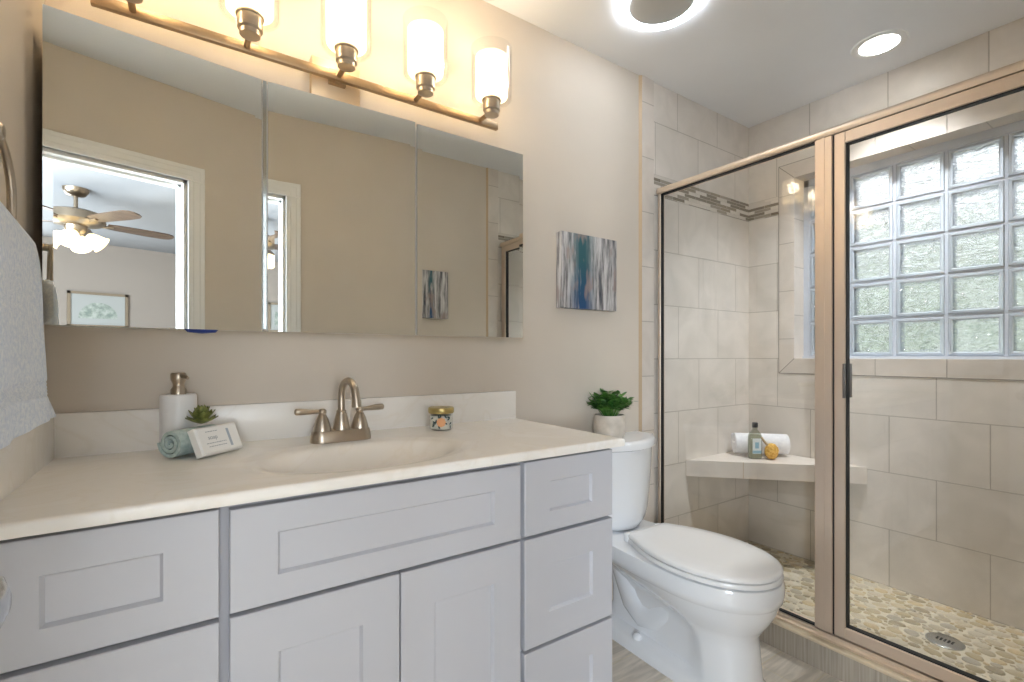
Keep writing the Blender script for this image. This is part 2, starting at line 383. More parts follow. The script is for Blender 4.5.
# ------------------------------------------------------------------ room shell
LX, GX, RX, FY, CH = -0.266, 1.88, 2.667, -1.573, 2.40     # left wall, shower glass, window wall, door wall, ceiling
TILE_X = 1.751
def slab(name, x0, x1, y0, y1, z0, z1, m, uvf=None):
    bm = box(B(), x0, x1, y0, y1, z0, z1)
    if uvf:
        l = bm.loops.layers.uv.verify()
        for f in bm.faces:
            for lp in f.loops: lp[l].uv = uvf(lp.vert.co)
    return struct(obj(name, bm, m, loc=(x0, y0, z0)))
slab('floor', LX-0.1, 1.85, FY-0.13, 0, -0.05, 0, M['plank'], lambda c: (c.x+0.11, c.y))
slab('wall_back', LX-0.1, TILE_X, 0, 0.1, -0.05, CH, M['wall'])
slab('wall_left', LX-0.1, LX, FY, 0, -0.05, CH, M['wall'])
slab('ceiling', LX-0.1, RX+0.12, FY-0.13, 0.1, CH, CH+0.06, M['ceiling'])
# door wall with the doorway
bm = B(); DX0, DX1, DZ = -0.235, 0.385, 1.965
box(bm, LX-0.1, DX0, FY-0.12, FY, -0.05, CH); box(bm, DX1, TILE_X, FY-0.12, FY, -0.05, CH); box(bm, DX0, DX1, FY-0.12, FY, DZ, CH)
struct(obj('wall_front', bm, M['wall'], loc=(0, FY, 0)))
# casing and jamb of the doorway
bm = B()
CW = 0.075
for yy, s in ((FY, 1), (FY-0.12, -1)):
    for a, d in ((0, 0.012), (0.022, 0.017), (0.05, 0.021)):
        y0, y1 = sorted((yy, yy+s*d))
        box(bm, DX1-0.005, DX1-0.005+CW-a, y0, y1, 0, DZ-0.005, 0.002, 1)
        box(bm, DX0-0.028+a*0.3, DX0+0.005, y0, y1, 0, DZ-0.005, 0.002, 1)
        box(bm, DX0-0.028+a*0.3, DX1-0.005+CW-a, y0, y1, DZ-0.005, DZ-0.005+CW-a, 0.002, 1)
box(bm, DX1-0.02, DX1, FY-0.12, FY, 0, DZ); box(bm, DX0, DX0+0.02, FY-0.12, FY, 0, DZ); box(bm, DX0, DX1, FY-0.12, FY, DZ-0.02, DZ)
box(bm, DX1-0.032, DX1-0.02, FY-0.075, FY-0.04, 0, DZ-0.02); box(bm, DX0, DX1, FY-0.075, FY-0.04, DZ-0.032, DZ-0.02)
struct(obj('trim_1', bm, M['trim'], loc=(DX1, FY, 0)))

# tiled shower walls (UV in metres)
def tile_rows(bm, P, a0, a1, skip=None):
    """P(a, z) -> point; lay main rows, mosaic band and top rows between a0 and a1; a is along the wall"""
def wall_tiles(name, P, a0, a1, na, ntop, thick_pts, z0=0.03, holes=None, extra=None):
    bm = B()
    def panel(b0, b1, z0, z1, mi, uv):
        pts = [(b0, z0), (b1, z0), (b1, z1), (b0, z1)]
        quad(bm, [P(*p) for p in pts], [uv(*p) for p in pts], mi)
    main = lambda a, z: (a-na, z-0.043+2.6)       # +10 rows keeps parity
    top = lambda a, z: (a-ntop, z-1.963+5.0)
    mos = lambda a, z: (a, z-1.8665)
    hz = holes
    if hz:
        h0, h1, k0, k1 = hz
        panel(a0, h0, z0, 1.863, 0, main); panel(h1, a1, z0, 1.863, 0, main); panel(h0, h1, z0, k0, 0, main)
        panel(a0, h0, 1.863, 1.963, 2, mos); panel(h1, a1, 1.863, 1.963, 2, mos)
        panel(a0, h0, 1.963, k1, 1, top); panel(h1, a1, 1.963, k1, 1, top); panel(a0, a1, k1, CH, 1, top)
    else:
        panel(a0, a1, z0, 1.863, 0, main); panel(a0, a1, 1.863, 1.963, 2, mos); panel(a0, a1, 1.963, CH, 1, top)
    if extra: extra(bm)
    o = struct(obj(name, bm, [M['tile'], M['tile_top'], M['mosaic'], M['tile_plain'], M['tile_border'], M['edge']], loc=P(a0, z0)))
    return o
def back_extra(bm):
    # narrow border column beside the painted wall with its metal edge, body of the wall behind
    yf = -0.009
    pts = [(1.755, 0.0), (1.838, 0.0), (1.838, CH), (1.755, CH)]
    quad(bm, [(x, yf, z) for x, z in pts], [(z+0.2555*3-0.2365, (x-1.755)+0.05) for x, z in pts], 4)
    quad(bm, [(1.742, 0, 0), (1.755, yf, 0), (1.755, yf, CH), (1.742, 0, CH)], None, 5)
    quad(bm, [(1.838, yf, 0), (1.842, -0.0005, 0), (1.842, -0.0005, CH), (1.838, yf, CH)], None, 3)
    box(bm, TILE_X, RX+0.12, 0.001, 0.1, -0.05, CH, mi=3)
wall_tiles('wall_shower_back', lambda a, z: (a, -0.0005, z), 1.842, RX, 2.2-0.335*8, 2.193-0.1675-0.335*8, None, extra=back_extra)
def front_extra(bm):
    yf = FY+0.009
    pts = [(1.755, 0.0), (1.838, 0.0), (1.838, CH), (1.755, CH)]
    quad(bm, [(x, yf, z) for x, z in pts][::-1], [(z+0.2555*3-0.2365, (x-1.755)+0.05) for x, z in pts][::-1], 4)
    quad(bm, [(1.742, FY, 0), (1.755, yf, 0), (1.755, yf, CH), (1.742, FY, CH)][::-1], None, 5)
    box(bm, TILE_X, RX+0.12, FY-0.12, FY-0.001, -0.05, CH, mi=3)
wall_tiles('wall_shower_front', lambda a, z: (a, FY+0.0005, z), 1.842, RX, 2.2-0.335*8, 2.193-0.1675-0.335*8, None, extra=front_extra)
WY0, WY1, WZ0, WZ1 = -1.398, -0.25, 1.084, 2.040     # window opening
BX = 2.767                                           # face of the glass blocks
def right_extra(bm):
    x = RX-0.0015
    bw = 0.08
    def pan(p, uv): quad(bm, p, uv, 4)
    # mitred border tiles around the opening
    def seg(p4, uv4): quad(bm, [(x, a, z) for a, z in p4], uv4, 4)
    o0, o1, q0, q1 = WY0-bw, WY1+bw, WZ0-bw, WZ1+bw
    seg([(WY1, WZ0), (o1, q0), (o1, q1), (WY1, WZ1)], [(z+0.089, a) for a, z in ((0.05, WZ0), (0.13, q0), (0.13, q1), (0.05, WZ1))])
    seg([(o0, q0), (WY0, WZ0), (WY0, WZ1), (o0, q1)], [(z+0.089, a) for a, z in ((0.05, q0), (0.13, WZ0), (0.13, WZ1), (0.05, q1))])
    seg([(o0, q0), (o1, q0), (WY1, WZ0), (WY0, WZ0)], [(a+2.655, z) for a, z in ((o0, 0.05), (o1, 0.05), (WY1, 0.13), (WY0, 0.13))])
    seg([(WY0, WZ1), (WY1, WZ1), (o1, q1), (o0, q1)], [(a+2.655, z) for a, z in ((WY0, 0.05), (WY1, 0.05), (o1, 0.13), (o0, 0.13))])
    for a, b in (((WY1, WZ0), (o1, q0)), ((WY1, WZ1), (o1, q1)), ((WY0, WZ0), (o0, q0)), ((WY0, WZ1), (o0, q1))):   # mitre joints
        d = Vector((0, b[0]-a[0], b[1]-a[1])).normalized(); n = Vector((0, -d.z, d.y))*0.0018
        A = Vector((x-0.0004, *a)); Bv = Vector((x-0.0004, *b)); quad(bm, [A-n, Bv-n, Bv+n, A+n], None, 6)
    for (a0_, z0_, a1_, z1_) in ((o1, q0, o1, q1), (o0, q0, o0, q1), (o0, q0, o1, q0), (o0, q1, o1, q1)):
        d = Vector((0, a1_-a0_, z1_-z0_)).normalized(); n = Vector((0, -d.z, d.y))*0.0018
        A = Vector((x-0.0004, a0_, z0_)); Bv = Vector((x-0.0004, a1_, z1_)); quad(bm, [A-n, Bv-n, Bv+n, A+n], None, 6)
    # reveal
    xb = BX+0.12
    rv = [(WY1, WZ0), (WY0, WZ0), (WY0, WZ1), (WY1, WZ1)]
    for (a, z), (b, w) in zip(rv, rv[1:]+rv[:1]):
        L = abs(b-a)+abs(w-z); s = 0.04 if abs(w-z) > 0 else 0.10
        quad(bm, [(x, a, z), (xb, a, z), (xb, b, w), (x, b, w)], [(s, 0.05), (s, 0.21), (s+L, 0.21), (s+L, 0.05)], 4)
    # wall body
    for b in ((RX+0.001, xb, FY-0.12, WY0-0.001, -0.05, CH), (RX+0.001, xb, WY1+0.001, 0.1, -0.05, CH), (RX+0.001, xb, WY0-0.001, WY1+0.001, -0.05, WZ0-0.001), (RX+0.001, xb, WY0-0.001, WY1+0.001, WZ1+0.001, CH)):
        box(bm, *b, mi=3)
o = wall_tiles('wall_right', lambda a, z: (RX, a, z), FY, 0, -0.832-0.335*8, -0.325-0.335*8, None, holes=(WY0, WY1, WZ0, WZ1), extra=right_extra)
o.data.materials.append(mat('grout_line', (146, 139, 129), 0.8))

# glass block window: mortar grid with 6 x 5 blocks
NC, NR = 6, 5
cw, ch = 0.187, 0.182
y_l, z_b = -0.278, 1.094
bm = B()
mw = 0.005
for i in range(NC+1):
    y = y_l-i*cw; w = mw if 0 < i < NC else 0.010
    box(bm, BX+0.004, BX+0.075, y-w, y+w, WZ0, WZ1)
for k in range(NR+1):
    z = z_b+k*ch; w = mw if 0 < k < NR else 0.008
    box(bm, BX+0.005, BX+0.074, WY0, WY1, z-w, z+w)
box(bm, BX, BX+0.08, WY0, WY1, z_b+NR*ch, WZ1); box(bm, BX-0.012, BX+0.08, WY0, WY1, WZ0, z_b+0.002)
box(bm, BX, BX+0.08, y_l+0.002, WY1, WZ0, WZ1)
win = struct(obj('window_1', bm, M['mortar'], loc=(BX, WY1, WZ0)))
def make_block(loc):
    y, z = loc
    bm = B(); h, v = cw/2-mw, ch/2-mw
    def rr(x, i): return [(x, y+sy*(h-i), z+sz*(v-i)) for sy, sz in ((-1, -1), (1, -1), (1, 1), (-1, 1))]
    # frosted shoulder and rim
    rings(bm, [rr(BX+0.070, 0), rr(BX+0.006, 0), rr(BX, 0.003), rr(BX-0.001, 0.012), rr(BX+0.004, 0.017)], False, False, mi=1)
    rings(bm, [rr(BX+0.070, 0), rr(BX+0.066, 0.016)], False, False, mi=1)
    # clear wavy faces
    quad(bm, rr(BX+0.004, 0.0165)[::-1]); quad(bm, rr(BX+0.066, 0.0155))
    return bm
first = None
for i in range(NC):
    for k in range(NR):
        y, z = y_l-(i+0.5)*cw, z_b+(k+0.5)*ch
        if first is None:
            first = obj('glass_block', make_block((y, z)), [M['block'], M['block_rim']], win, loc=(BX, y, z))
        else:
            c = first.copy(); COL.objects.link(c); c.parent = win
            c.location = Vector((BX, y, z))-win.location

# shower floor of river pebbles set in grout
bm = B(); SZ = 0.041
lay = bm.verts.layers.float.new('tint')
quad(bm, [(GX-0.02, FY, SZ), (RX, FY, SZ), (RX, 0, SZ), (GX-0.02, 0, SZ)], None, 0)
DRC = (2.325, -0.945)
pts = []; cell = {}
def fits(x, y, r):
    gx, gy = int(x/0.06), int(y/0.06)
    for ax in (-1, 0, 1):
        for ay in (-1, 0, 1):
            for (px, py, pr) in cell.get((gx+ax, gy+ay), ()):
                if ((x-px))**2+((y-py)*0.80)**2 < (0.955*(r+pr))**2: return False
    return True
for r, tries in ((0.023, 5000), (0.019, 10000), (0.0155, 14000), (0.012, 18000), (0.009, 18000), (0.0065, 14000)):
    for _ in range(tries):
        x, y = random.uniform(GX+0.02+r, RX-r*0.8), random.uniform(FY+r, -r)
        if math.hypot(x-DRC[0], y-DRC[1]) < 0.058+r: continue
        if fits(x, y, r):
            cell.setdefault((int(x/0.06), int(y/0.06)), []).append((x, y, r)); pts.append((x, y, r))
for x, y, r in pts:
    a = random.uniform(-0.5, 0.5); tv = random.random(); r *= 0.96
    ry = r*1.22; p1, p2 = random.uniform(0, 6.28), random.uniform(0, 6.28); n = 12 if r > 0.011 else 8
    def ring(s, z):
        out = []
        for k in range(n):
            t = 2*pi*k/n; w = s*(1+0.06*sin(2*t+p1)+0.05*sin(3*t+p2))
            u, v = cos(t)*r*w, sin(t)*ry*w
            out.append((x+u*cos(a)-v*sin(a), y+u*sin(a)+v*cos(a), z))
        return out
    n0 = len(bm.verts)
    V = [[bm.verts.new(p) for p in ring(s, z)] for s, z in ((1, SZ-0.001), (0.95, SZ+0.0022), (0.7, SZ+0.0040))]
    for A, Bq in zip(V, V[1:]):
        for i in range(n): f = bm.faces.new((A[i], A[(i+1) % n], Bq[(i+1) % n], Bq[i])); f.smooth = True; f.material_index = 1
    f = bm.faces.new(V[-1]); f.smooth = True; f.material_index = 1
    for q in V:
        for v in q: v[lay] = tv
struct(obj('shower_floor', bm, [M['grout'], M['pebble']], loc=(GX, FY, 0)))
slab('floor_shower_base', GX-0.02, RX+0.1, FY, 0, -0.05, SZ-0.001, M['grout'])

# drain
t = thing('shower_drain', 'oval steel shower drain cover with slots set in the pebble floor', 'drain', (*DRC, SZ))
bm = B(); lathe(bm, [(0.056, 0.0), (0.056, 0.004), (0.052, 0.006)], (*DRC, SZ)); obj('drain_cover', bm, M['drain'], t, smooth=40)
bm = B()
for k in range(5):
    yy = DRC[1]-0.022+k*0.011
    box(bm, DRC[0]-0.012, DRC[0]+0.012, yy-0.003, yy+0.003, SZ+0.0062, SZ+0.0066)
obj('slots', bm, M['dark'], t, label='dark drain slots')

# curb
t = thing('shower_curb', 'low tiled shower curb with grey wood-look face and beige top edge', 'curb', (1.832, -0.8, 0))
bm = box(B(), 1.836, 1.925, FY, -0.002, 0.0, 0.092); obj('curb_face', bm, M['curb_face'], t)
bm = box(B(), 1.828, 1.93, FY, -0.002, 0.092, 0.106, 0.004, 3); obj('curb_cap', bm, M['curb_top'], t, smooth=40)

# ------------------------------------------------------------------ shower enclosure
t = thing('shower_enclosure', 'framed glass shower enclosure with brushed metal header, posts and hinged door', 'shower enclosure', (GX, -0.7, 0.106))
YE = FY+0.006
bm = B()
prof = [(-0.022, 1.866), (-0.026, 1.874), (-0.026, 1.884), (-0.020, 1.893), (-0.008, 1.898), (0.012, 1.898), (0.022, 1.893), (0.026, 1.882), (0.026, 1.866)]
rings(bm, [[(GX+x, y, z) for x, z in prof] for y in (-0.010, YE)])
obj('header', recalc(bm), M['alu'], t, smooth=35)
bm = B()
prof = [(-0.030, 0.106), (-0.030, 0.114), (-0.022, 0.118), (-0.022, 0.128), (0.02, 0.132), (0.028, 0.106)]
rings(bm, [[(GX+x, y, z) for x, z in prof] for y in (-0.010, YE)])
obj('bottom_track', recalc(bm), M['alu'], t, smooth=35)
obj('wall_jamb', box(B(), GX-0.016, GX+0.016, -0.026, -0.010, 0.132, 1.866, 0.002, 1), M['alu_v'], t)
bm = box(B(), GX-0.020, GX+0.018, -0.759, -0.703, 0.132, 1.866, 0.002, 1)
box(bm, GX-0.0215, GX-0.0195, -0.735, -0.727, 0.132, 1.866)
obj('post', bm, M['alu_v'], t)
obj('wall_jamb', box(B(), GX-0.016, GX+0.016, YE+0.004, YE+0.02, 0.132, 1.866, 0.002, 1), M['alu_v'], t)
obj('fixed_panel', box(B(), GX-0.003, GX+0.003, -0.704, -0.026, 0.131, 1.867), M['glass'], t)
bm = B()
box(bm, GX-0.012, GX+0.006, -0.0292, -0.026, 0.132, 1.866); box(bm, GX-0.012, GX+0.006, -0.703, -0.026, 1.861, 1.8665); box(bm, GX-0.012, GX+0.006, -0.703, -0.026, 0.131, 0.1345)
box(bm, GX-0.012, GX+0.012, -0.7645, -0.759, 0.128, 1.866)
obj('gasket', bm, M['gasket'], t, label='black rubber gasket')
# hinged door
dy0, dy1, dz0, dz1 = -0.7655, YE+0.022, 0.133, 1.864
sw, rh_ = 0.034, 0.040
bm = B()
def rail(y0, y1, z0, z1): box(bm, GX-0.020, GX+0.012, y0, y1, z0, z1, 0.002, 1)
rail(dy0-sw, dy0, dz0, dz1); rail(dy1, dy1+sw, dz0, dz1); rail(dy1+sw, dy0-sw, dz1-rh_, dz1); rail(dy1+sw, dy0-sw, dz0, dz0+rh_)
door = obj('door', bm, M['alu_v'], t)
obj('glass', box(B(), GX-0.003, GX+0.003, dy1+sw-0.002, dy0-sw+0.002, dz0+rh_-0.002, dz1-rh_+0.002), M['glass'], door)
bm = B(); g = 0.003
box(bm, GX-0.014, GX+0.008, dy0-sw-g, dy0-sw, dz0+rh_, dz1-rh_); box(bm, GX-0.014, GX+0.008, dy1+sw, dy1+sw+g, dz0+rh_, dz1-rh_)
box(bm, GX-0.014, GX+0.008, dy1+sw, dy0-sw, dz1-rh_-g, dz1-rh_); box(bm, GX-0.014, GX+0.008, dy1+sw, dy0-sw, dz0+rh_, dz0+rh_+g)
obj('gasket', bm, M['gasket'], door, label='black rubber gasket')
bm = B()
box(bm, GX-0.034, GX-0.020, dy0-sw-0.002, dy0-sw+0.003, 0.955, 1.072, 0.001, 2)
box(bm, GX+0.012, GX+0.028, dy0-sw-0.003, dy0-sw+0.002, 0.955, 1.072, 0.001, 2)
obj('handle', bm, M['pull'], door, smooth=40, label='dark grey door pull')

# corner bench
t = thing('corner_bench', 'triangular tiled corner bench across the back corner of the shower', 'bench', (2.5, -0.15, 0.49))
BZ = 0.572
bm = B()
rings(bm, [[(2.090, -0.003, z), (RX-0.004, -0.003, z), (RX-0.004, -0.580, z)] for z in (0.492, BZ)])
obj('bench_slab', recalc(bm), M['tile_plain'], t)
d = Vector((RX-0.004-2.090, -0.577, 0)).normalized(); nrm = Vector((d.y, -d.x, 0))
for s in (0.33, 0.74):
    bm = B(); p = Vector((2.090, -0.003, 0))+d*(0.81*s)+nrm*0.0006
    quad(bm, [p+Vector((0, 0, 0.492)), p+d*0.003+Vector((0, 0, 0.492)), p+d*0.003+Vector((0, 0, BZ)), p+Vector((0, 0, BZ))])
    obj('joint', bm, M['edge'], t, label='beige tile joint')

# ------------------------------------------------------------------ vanity
t = thing('vanity_cabinet', 'pale grey shaker bathroom vanity cabinet along the back wall', 'cabinet', (0.37, -0.28, 0))
VX0, VX1, VF = LX+0.004, 1.006, -0.53
bm = box(B(), VX0, VX1, VF, VF+0.018, 0.10, 0.841)
for x in (VX0, 0.048, 0.679, VX1-0.018): box(bm, x, x+0.018, VF+0.018, -0.003, 0.10, 0.841)
box(bm, VX0, VX1, VF+0.018, -0.003, 0.10, 0.118)
box(bm, VX0, VX1, VF+0.07, -0.003, 0, 0.10)
obj('carcass', bm, M['cab_in'], t)
def shaker(name, x0, x1, z0, z1, st=0.076, rt=0.076, rb=0.076):
    bm = B(); y0, y1 = VF-0.020, VF-0.0005; iy = y0+0.008
    a = [(x0, z0), (x1, z0), (x1, z1), (x0, z1)]
    e = 0.0015
    a1 = [(x0+e, z0+e), (x1-e, z0+e), (x1-e, z1-e), (x0+e, z1-e)]
    b = [(x0+st, z0+rb), (x1-st, z0+rb), (x1-st, z1-rt), (x0+st, z1-rt)]
    c = [(p+sx*0.005, q+sz*0.005) for (p, q), (sx, sz) in zip(b, ((1, 1), (-1, 1), (-1, -1), (1, -1)))]
    L3 = lambda r, y: [(p, y, q) for p, q in r]
    rings(bm, [L3(a, y1), L3(a, y0+e), L3(a1, y0), L3(b, y0), L3(c, iy)])
    return obj(name, recalc(bm), M['cabinet'], t)
for x0, x1 in ((-0.254, 0.049), (0.697, 1.003)):
    shaker('drawer', x0, x1, 0.649, 0.834, 0.078, 0.056, 0.050)
    shaker('drawer', x0, x1, 0.366, 0.640)
    shaker('drawer', x0, x1, 0.112, 0.357)
shaker('false_front', 0.065, 0.685, 0.649, 0.830, 0.076, 0.052, 0.050)
shaker('door', 0.065, 0.3735, 0.112, 0.641, 0.077, 0.083, 0.083)
shaker('door', 0.3765, 0.685, 0.112, 0.641, 0.077, 0.083, 0.083)

# countertop with moulded oval basin
t = thing('countertop', 'cream marble vanity top with moulded oval basin and backsplash', 'countertop', (0.37, -0.28, 0.842))
CX0, CX1, CY0, CT = LX+0.002, 1.036, -0.566, 0.864
SC, SA, SB, SD = (0.36, -0.345), 0.25, 0.165, 0.115
def top_z(x, y):
    d = math.sqrt(((x-SC[0])/SA)**2+((y-SC[1])/SB)**2)
    if d >= 1.12: return CT
    u = min(1, max(0, (1.12-d)/1.12))
    return CT-0.004*min(1, (1.12-d)/0.12) - SD*(0 if d > 1 else (0.5+0.5*cos(pi*d**1.7)))
nx, ny = 150, 72
bm = B(); G = []
ys = [CY0+0.006+(CY0*-1-0.006-0.002)*j/ny for j in range(ny+1)]
xs = [CX0+0.001+(CX1-0.006-CX0-0.001)*i/nx for i in range(nx+1)]
for y in ys: G.append([bm.verts.new((x, y, top_z(x, y))) for x in xs])
for j in range(ny):
    for i in range(nx): bm.faces.new((G[j][i], G[j][i+1], G[j+1][i+1], G[j+1][i]))
# rounded front and right edge
def edge_ring(k):
    f, r = [(0.0, 0.0), (0.003, 0.0008), (0.0052, 0.003), (0.006, 0.006), (0.006, 0.018), (0.004, 0.022)][k], None
    o_, dz = f
    return o_, dz
prev = [G[0][i] for i in range(nx+1)]+[G[j][nx] for j in range(1, ny+1)]
for k in range(1, 6):
    o_, dz = edge_ring(k); cur = []
    for i in range(nx+1): cur.append(bm.verts.new((xs[i]+(o_ if i == nx else 0), ys[0]-o_, CT-dz)))
    for j in range(1, ny+1): cur.append(bm.verts.new((xs[nx]+o_, ys[j], CT-dz)))
    for a in range(len(cur)-1): bm.faces.new((prev[a], cur[a], cur[a+1], prev[a+1]))
    prev = cur
obj('counter', recalc(bm), M['marble'], t, smooth=50)
obj('backsplash', box(B(), CX0, CX1, -0.022, -0.001, CT-0.002, 0.966, 0.003, 2), M['marble'], t, smooth=40)
obj('side_splash', box(B(), CX0, CX0+0.018, CY0+0.006, -0.022, CT-0.002, 0.962, 0.003, 2), M['marble'], t, smooth=40)
bm = B(); lathe(bm, [(0.022, 0.0), (0.022, 0.003), (0.015, 0.004)], (SC[0], SC[1], CT-SD-0.003)); obj('basin_drain', bm, M['nickel'], t, smooth=40, label='metal basin drain')

# faucet
FXc, FYc = 0.361, -0.142
t = thing('faucet', 'brushed nickel two-handle faucet with arched spout behind the basin', 'faucet', (FXc, FYc, CT))
bm = B(); rs = []
for s, z in ((1.0, 0), (1.0, 0.006), (0.95, 0.018), (0.86, 0.028), (0.80, 0.031)):
    r = []
    for k in range(40):
        a = 2*pi*k/40; cx = 0.052 if cos(a) > 0 else -0.052
        r.append((FXc+cx+cos(a)*0.030*s, FYc+sin(a)*0.030*s, CT+z))
    rs.append(r)
rings(bm, rs); obj('base_plate', recalc(bm), M['nickel'], t, smooth=50)
bm = B(); lathe(bm, [(0.023, 0.028), (0.0225, 0.034), (0.019, 0.055), (0.0145, 0.074), (0.0125, 0.078), (0.0135, 0.081), (0.011, 0.085)], (FXc, FYc, CT)); obj('spout_base', bm, M['nickel'], t, smooth=50)
bm = B(); sdx, sdy = sin(rad(9)), -cos(rad(9))
path = [(FXc, FYc, CT+0.078), (FXc, FYc, CT+0.10), (FXc, FYc, CT+0.122)]
R = 0.045
for k in range(1, 15):
    a = pi*k/14*0.95; q = R-R*cos(a); path.append((FXc+sdx*q, FYc+sdy*q, CT+0.122+R*sin(a)))
e = path[-1]; path += [(e[0]+sdx*0.004, e[1]+sdy*0.004, e[2]-0.016), (e[0]+sdx*0.005, e[1]+sdy*0.005, e[2]-0.030)]
tube(bm, path, [0.0095]*3+[0.0095+0.0012*k/14 for k in range(14)]+[0.0125, 0.0125], 16)
obj('spout', recalc(bm), M['nickel'], t, smooth=50)
for s in (-1, 1):
    hx = FXc+s*0.051
    bm = B(); lathe(bm, [(0.0235, 0.031), (0.0235, 0.034), (0.021, 0.045), (0.016, 0.062), (0.0105, 0.073), (0.009, 0.076), (0.011, 0.080), (0.0115, 0.085), (0.007, 0.090)], (hx, FYc, CT))
    h = obj('handle', bm, M['nickel'], t, smooth=50)
    bm = B(); ax = Vector((s*0.97, -0.10 if s < 0 else 0.08, 0.05)).normalized(); p0 = Vector((hx, FYc, CT+0.083))
    tube(bm, [p0+ax*q for q in (0.004, 0.018, 0.035, 0.055, 0.068, 0.071)], [0.006, 0.0058, 0.0072, 0.0088, 0.0088, 0.006], 14)
    obj('lever', recalc(bm), M['nickel'], h, smooth=50)

# soap dispenser
DP = (-0.013, -0.064)
t = thing('soap_dispenser', 'white ceramic soap dispenser with metal pump behind the folded washcloth', 'soap dispenser', (*DP, CT))
bm = B(); lathe(bm, [(0.036, 0), (0.0385, 0.003), (0.0385, 0.136), (0.036, 0.140)], (*DP, CT)); obj('body', bm, M['ceramic'], t, smooth=40)
bm = B(); lathe(bm, [(0.0165, 0.139), (0.0165, 0.152), (0.012, 0.158), (0.012, 0.166), (0.0165, 0.176), (0.0165, 0.190), (0.014, 0.193)], (*DP, CT))
tube(bm, [(DP[0], DP[1], CT+0.184), (DP[0]+0.014, DP[1]-0.022, CT+0.184), (DP[0]+0.019, DP[1]-0.031, CT+0.180)], [0.006, 0.005, 0.004], 10)
obj('pump', bm, M['nickel'], t, smooth=50, label='brushed metal pump')

# rolled washcloth (spiral end towards the room)
def roll_mesh(c, axis, length, r, turns, th, n=120):
    a, b, d = frame_of(axis); c = Vector(c); prof = []
    def pt(k, o):
        u = k/n; ang = u*turns*2*pi; q = (0.16+0.84*u)*(r-th*0.5)+o
        return a*cos(ang)*q+b*sin(ang)*q
    inner = [pt(k, -th*0.42) for k in range(n+1)]; outer = [pt(k, th*0.42) for k in range(n+1)]
    sec = inner+outer[::-1]
    rs = []
    for s, in_ in ((0, 0.85), (0.006, 1.0), (length-0.006, 1.0), (length, 0.85)):
        mid = [(x+y)*0.5 for x, y in zip(inner, outer)]; md = mid+mid[::-1]
        rs.append([c+d*s+(m_+(p-m_)*in_) for p, m_ in zip(sec, md)])
    bm = B(); rings(bm, rs, False, False)
    vs = bm.verts[:]; bm.verts.ensure_lookup_table(); N2 = 2*(n+1)
    for base, flip in ((0, True), (3*N2, False)):
        for k in range(n):
            q = [bm.verts[base+k], bm.verts[base+k+1], bm.verts[base+N2-2-k], bm.verts[base+N2-1-k]]
            bm.faces.new(q if not flip else q[::-1])
    return recalc(bm)
axw = Vector((0.728, 0.686, 0)); rc = Vector((-0.028, -0.183, CT+0.0365))
o = obj('rolled_washcloth', roll_mesh(rc, axw, 0.118, 0.0365, 2.5, 0.0105), M['wash'], loc=(rc.x, rc.y, CT), smooth=60)
tag(o, 'rolled seafoam green washcloth lying in front of the soap dispenser', 'washcloth')
# wrapped soap leaning on it
t = thing('wrapped_soap', 'white paper wrapped soap bar leaning against the green washcloth', 'soap', (0.016, -0.212, CT))
P0 = Vector((0.020, -0.219, CT+0.0004)); A_ = Vector((0.742, 0.670, 0)); Nh = Vector((0.670, -0.742, 0)); th_ = rad(24)
Uv = Vector((0, 0, 1))*cos(th_)-Nh*sin(th_); Nn = Nh*cos(th_)+Vector((0, 0, 1))*sin(th_)
LEN, HT, TK = 0.117, 0.066, 0.025
SB_ = lambda a, u, n: P0+A_*a+Uv*u+Nn*n
bm = B()
e = 0.004
def sect(n, i): return [SB_(i, i, n), SB_(LEN-i, i, n), SB_(LEN-i, HT-i, n), SB_(i, HT-i, n)]
rings(bm, [sect(0, e), sect(e, 0), sect(TK-e, 0), sect(TK, e)])
obj('wrapper', recalc(bm), M['paper'], t)
def soap_text(body, a, u, size, m, name='print', rot=0):
    c = bpy.data.curves.new('print', 'FONT'); c.body = body; c.size = size; c.extrude = 0.0001
    ob = bpy.data.objects.new('print', c); mx = Matrix((A_*cos(rot)+Uv*sin(rot), -A_*sin(rot)+Uv*cos(rot), Nn)).transposed().to_4x4(); mx.translation = SB_(a, u, TK+0.0003)
    me = bpy.data.meshes.new_from_object(ob); me.transform(mx); bpy.data.objects.remove(ob)
    b2 = B(); b2.from_mesh(me); bpy.data.meshes.remove(me)
    return b2
bm = soap_text('soap', 0.026, 0.034, 0.014, M['ink'])
for (a0, a1, u0) in ((0.024, 0.052, 0.052), (0.018, 0.072, 0.024), (0.022, 0.066, 0.016)):
    x = a0
    while x < a1:
        w = random.uniform(0.003, 0.007); quad(bm, [SB_(x, u0, TK+0.0003), SB_(x+w, u0, TK+0.0003), SB_(x+w, u0+0.0016, TK+0.0003), SB_(x, u0+0.0016, TK+0.0003)]); x += w+0.0015
obj('print', bm, M['ink'], t, label='grey printed lettering')
bm = B(); quad(bm, [SB_(0.081, 0.010, TK+0.0003), SB_(0.088, 0.010, TK+0.0003), SB_(0.088, 0.054, TK+0.0003), SB_(0.081, 0.054, TK+0.0003)])
obj('band', bm, M['ink_d'], t, label='pale slate stripe')
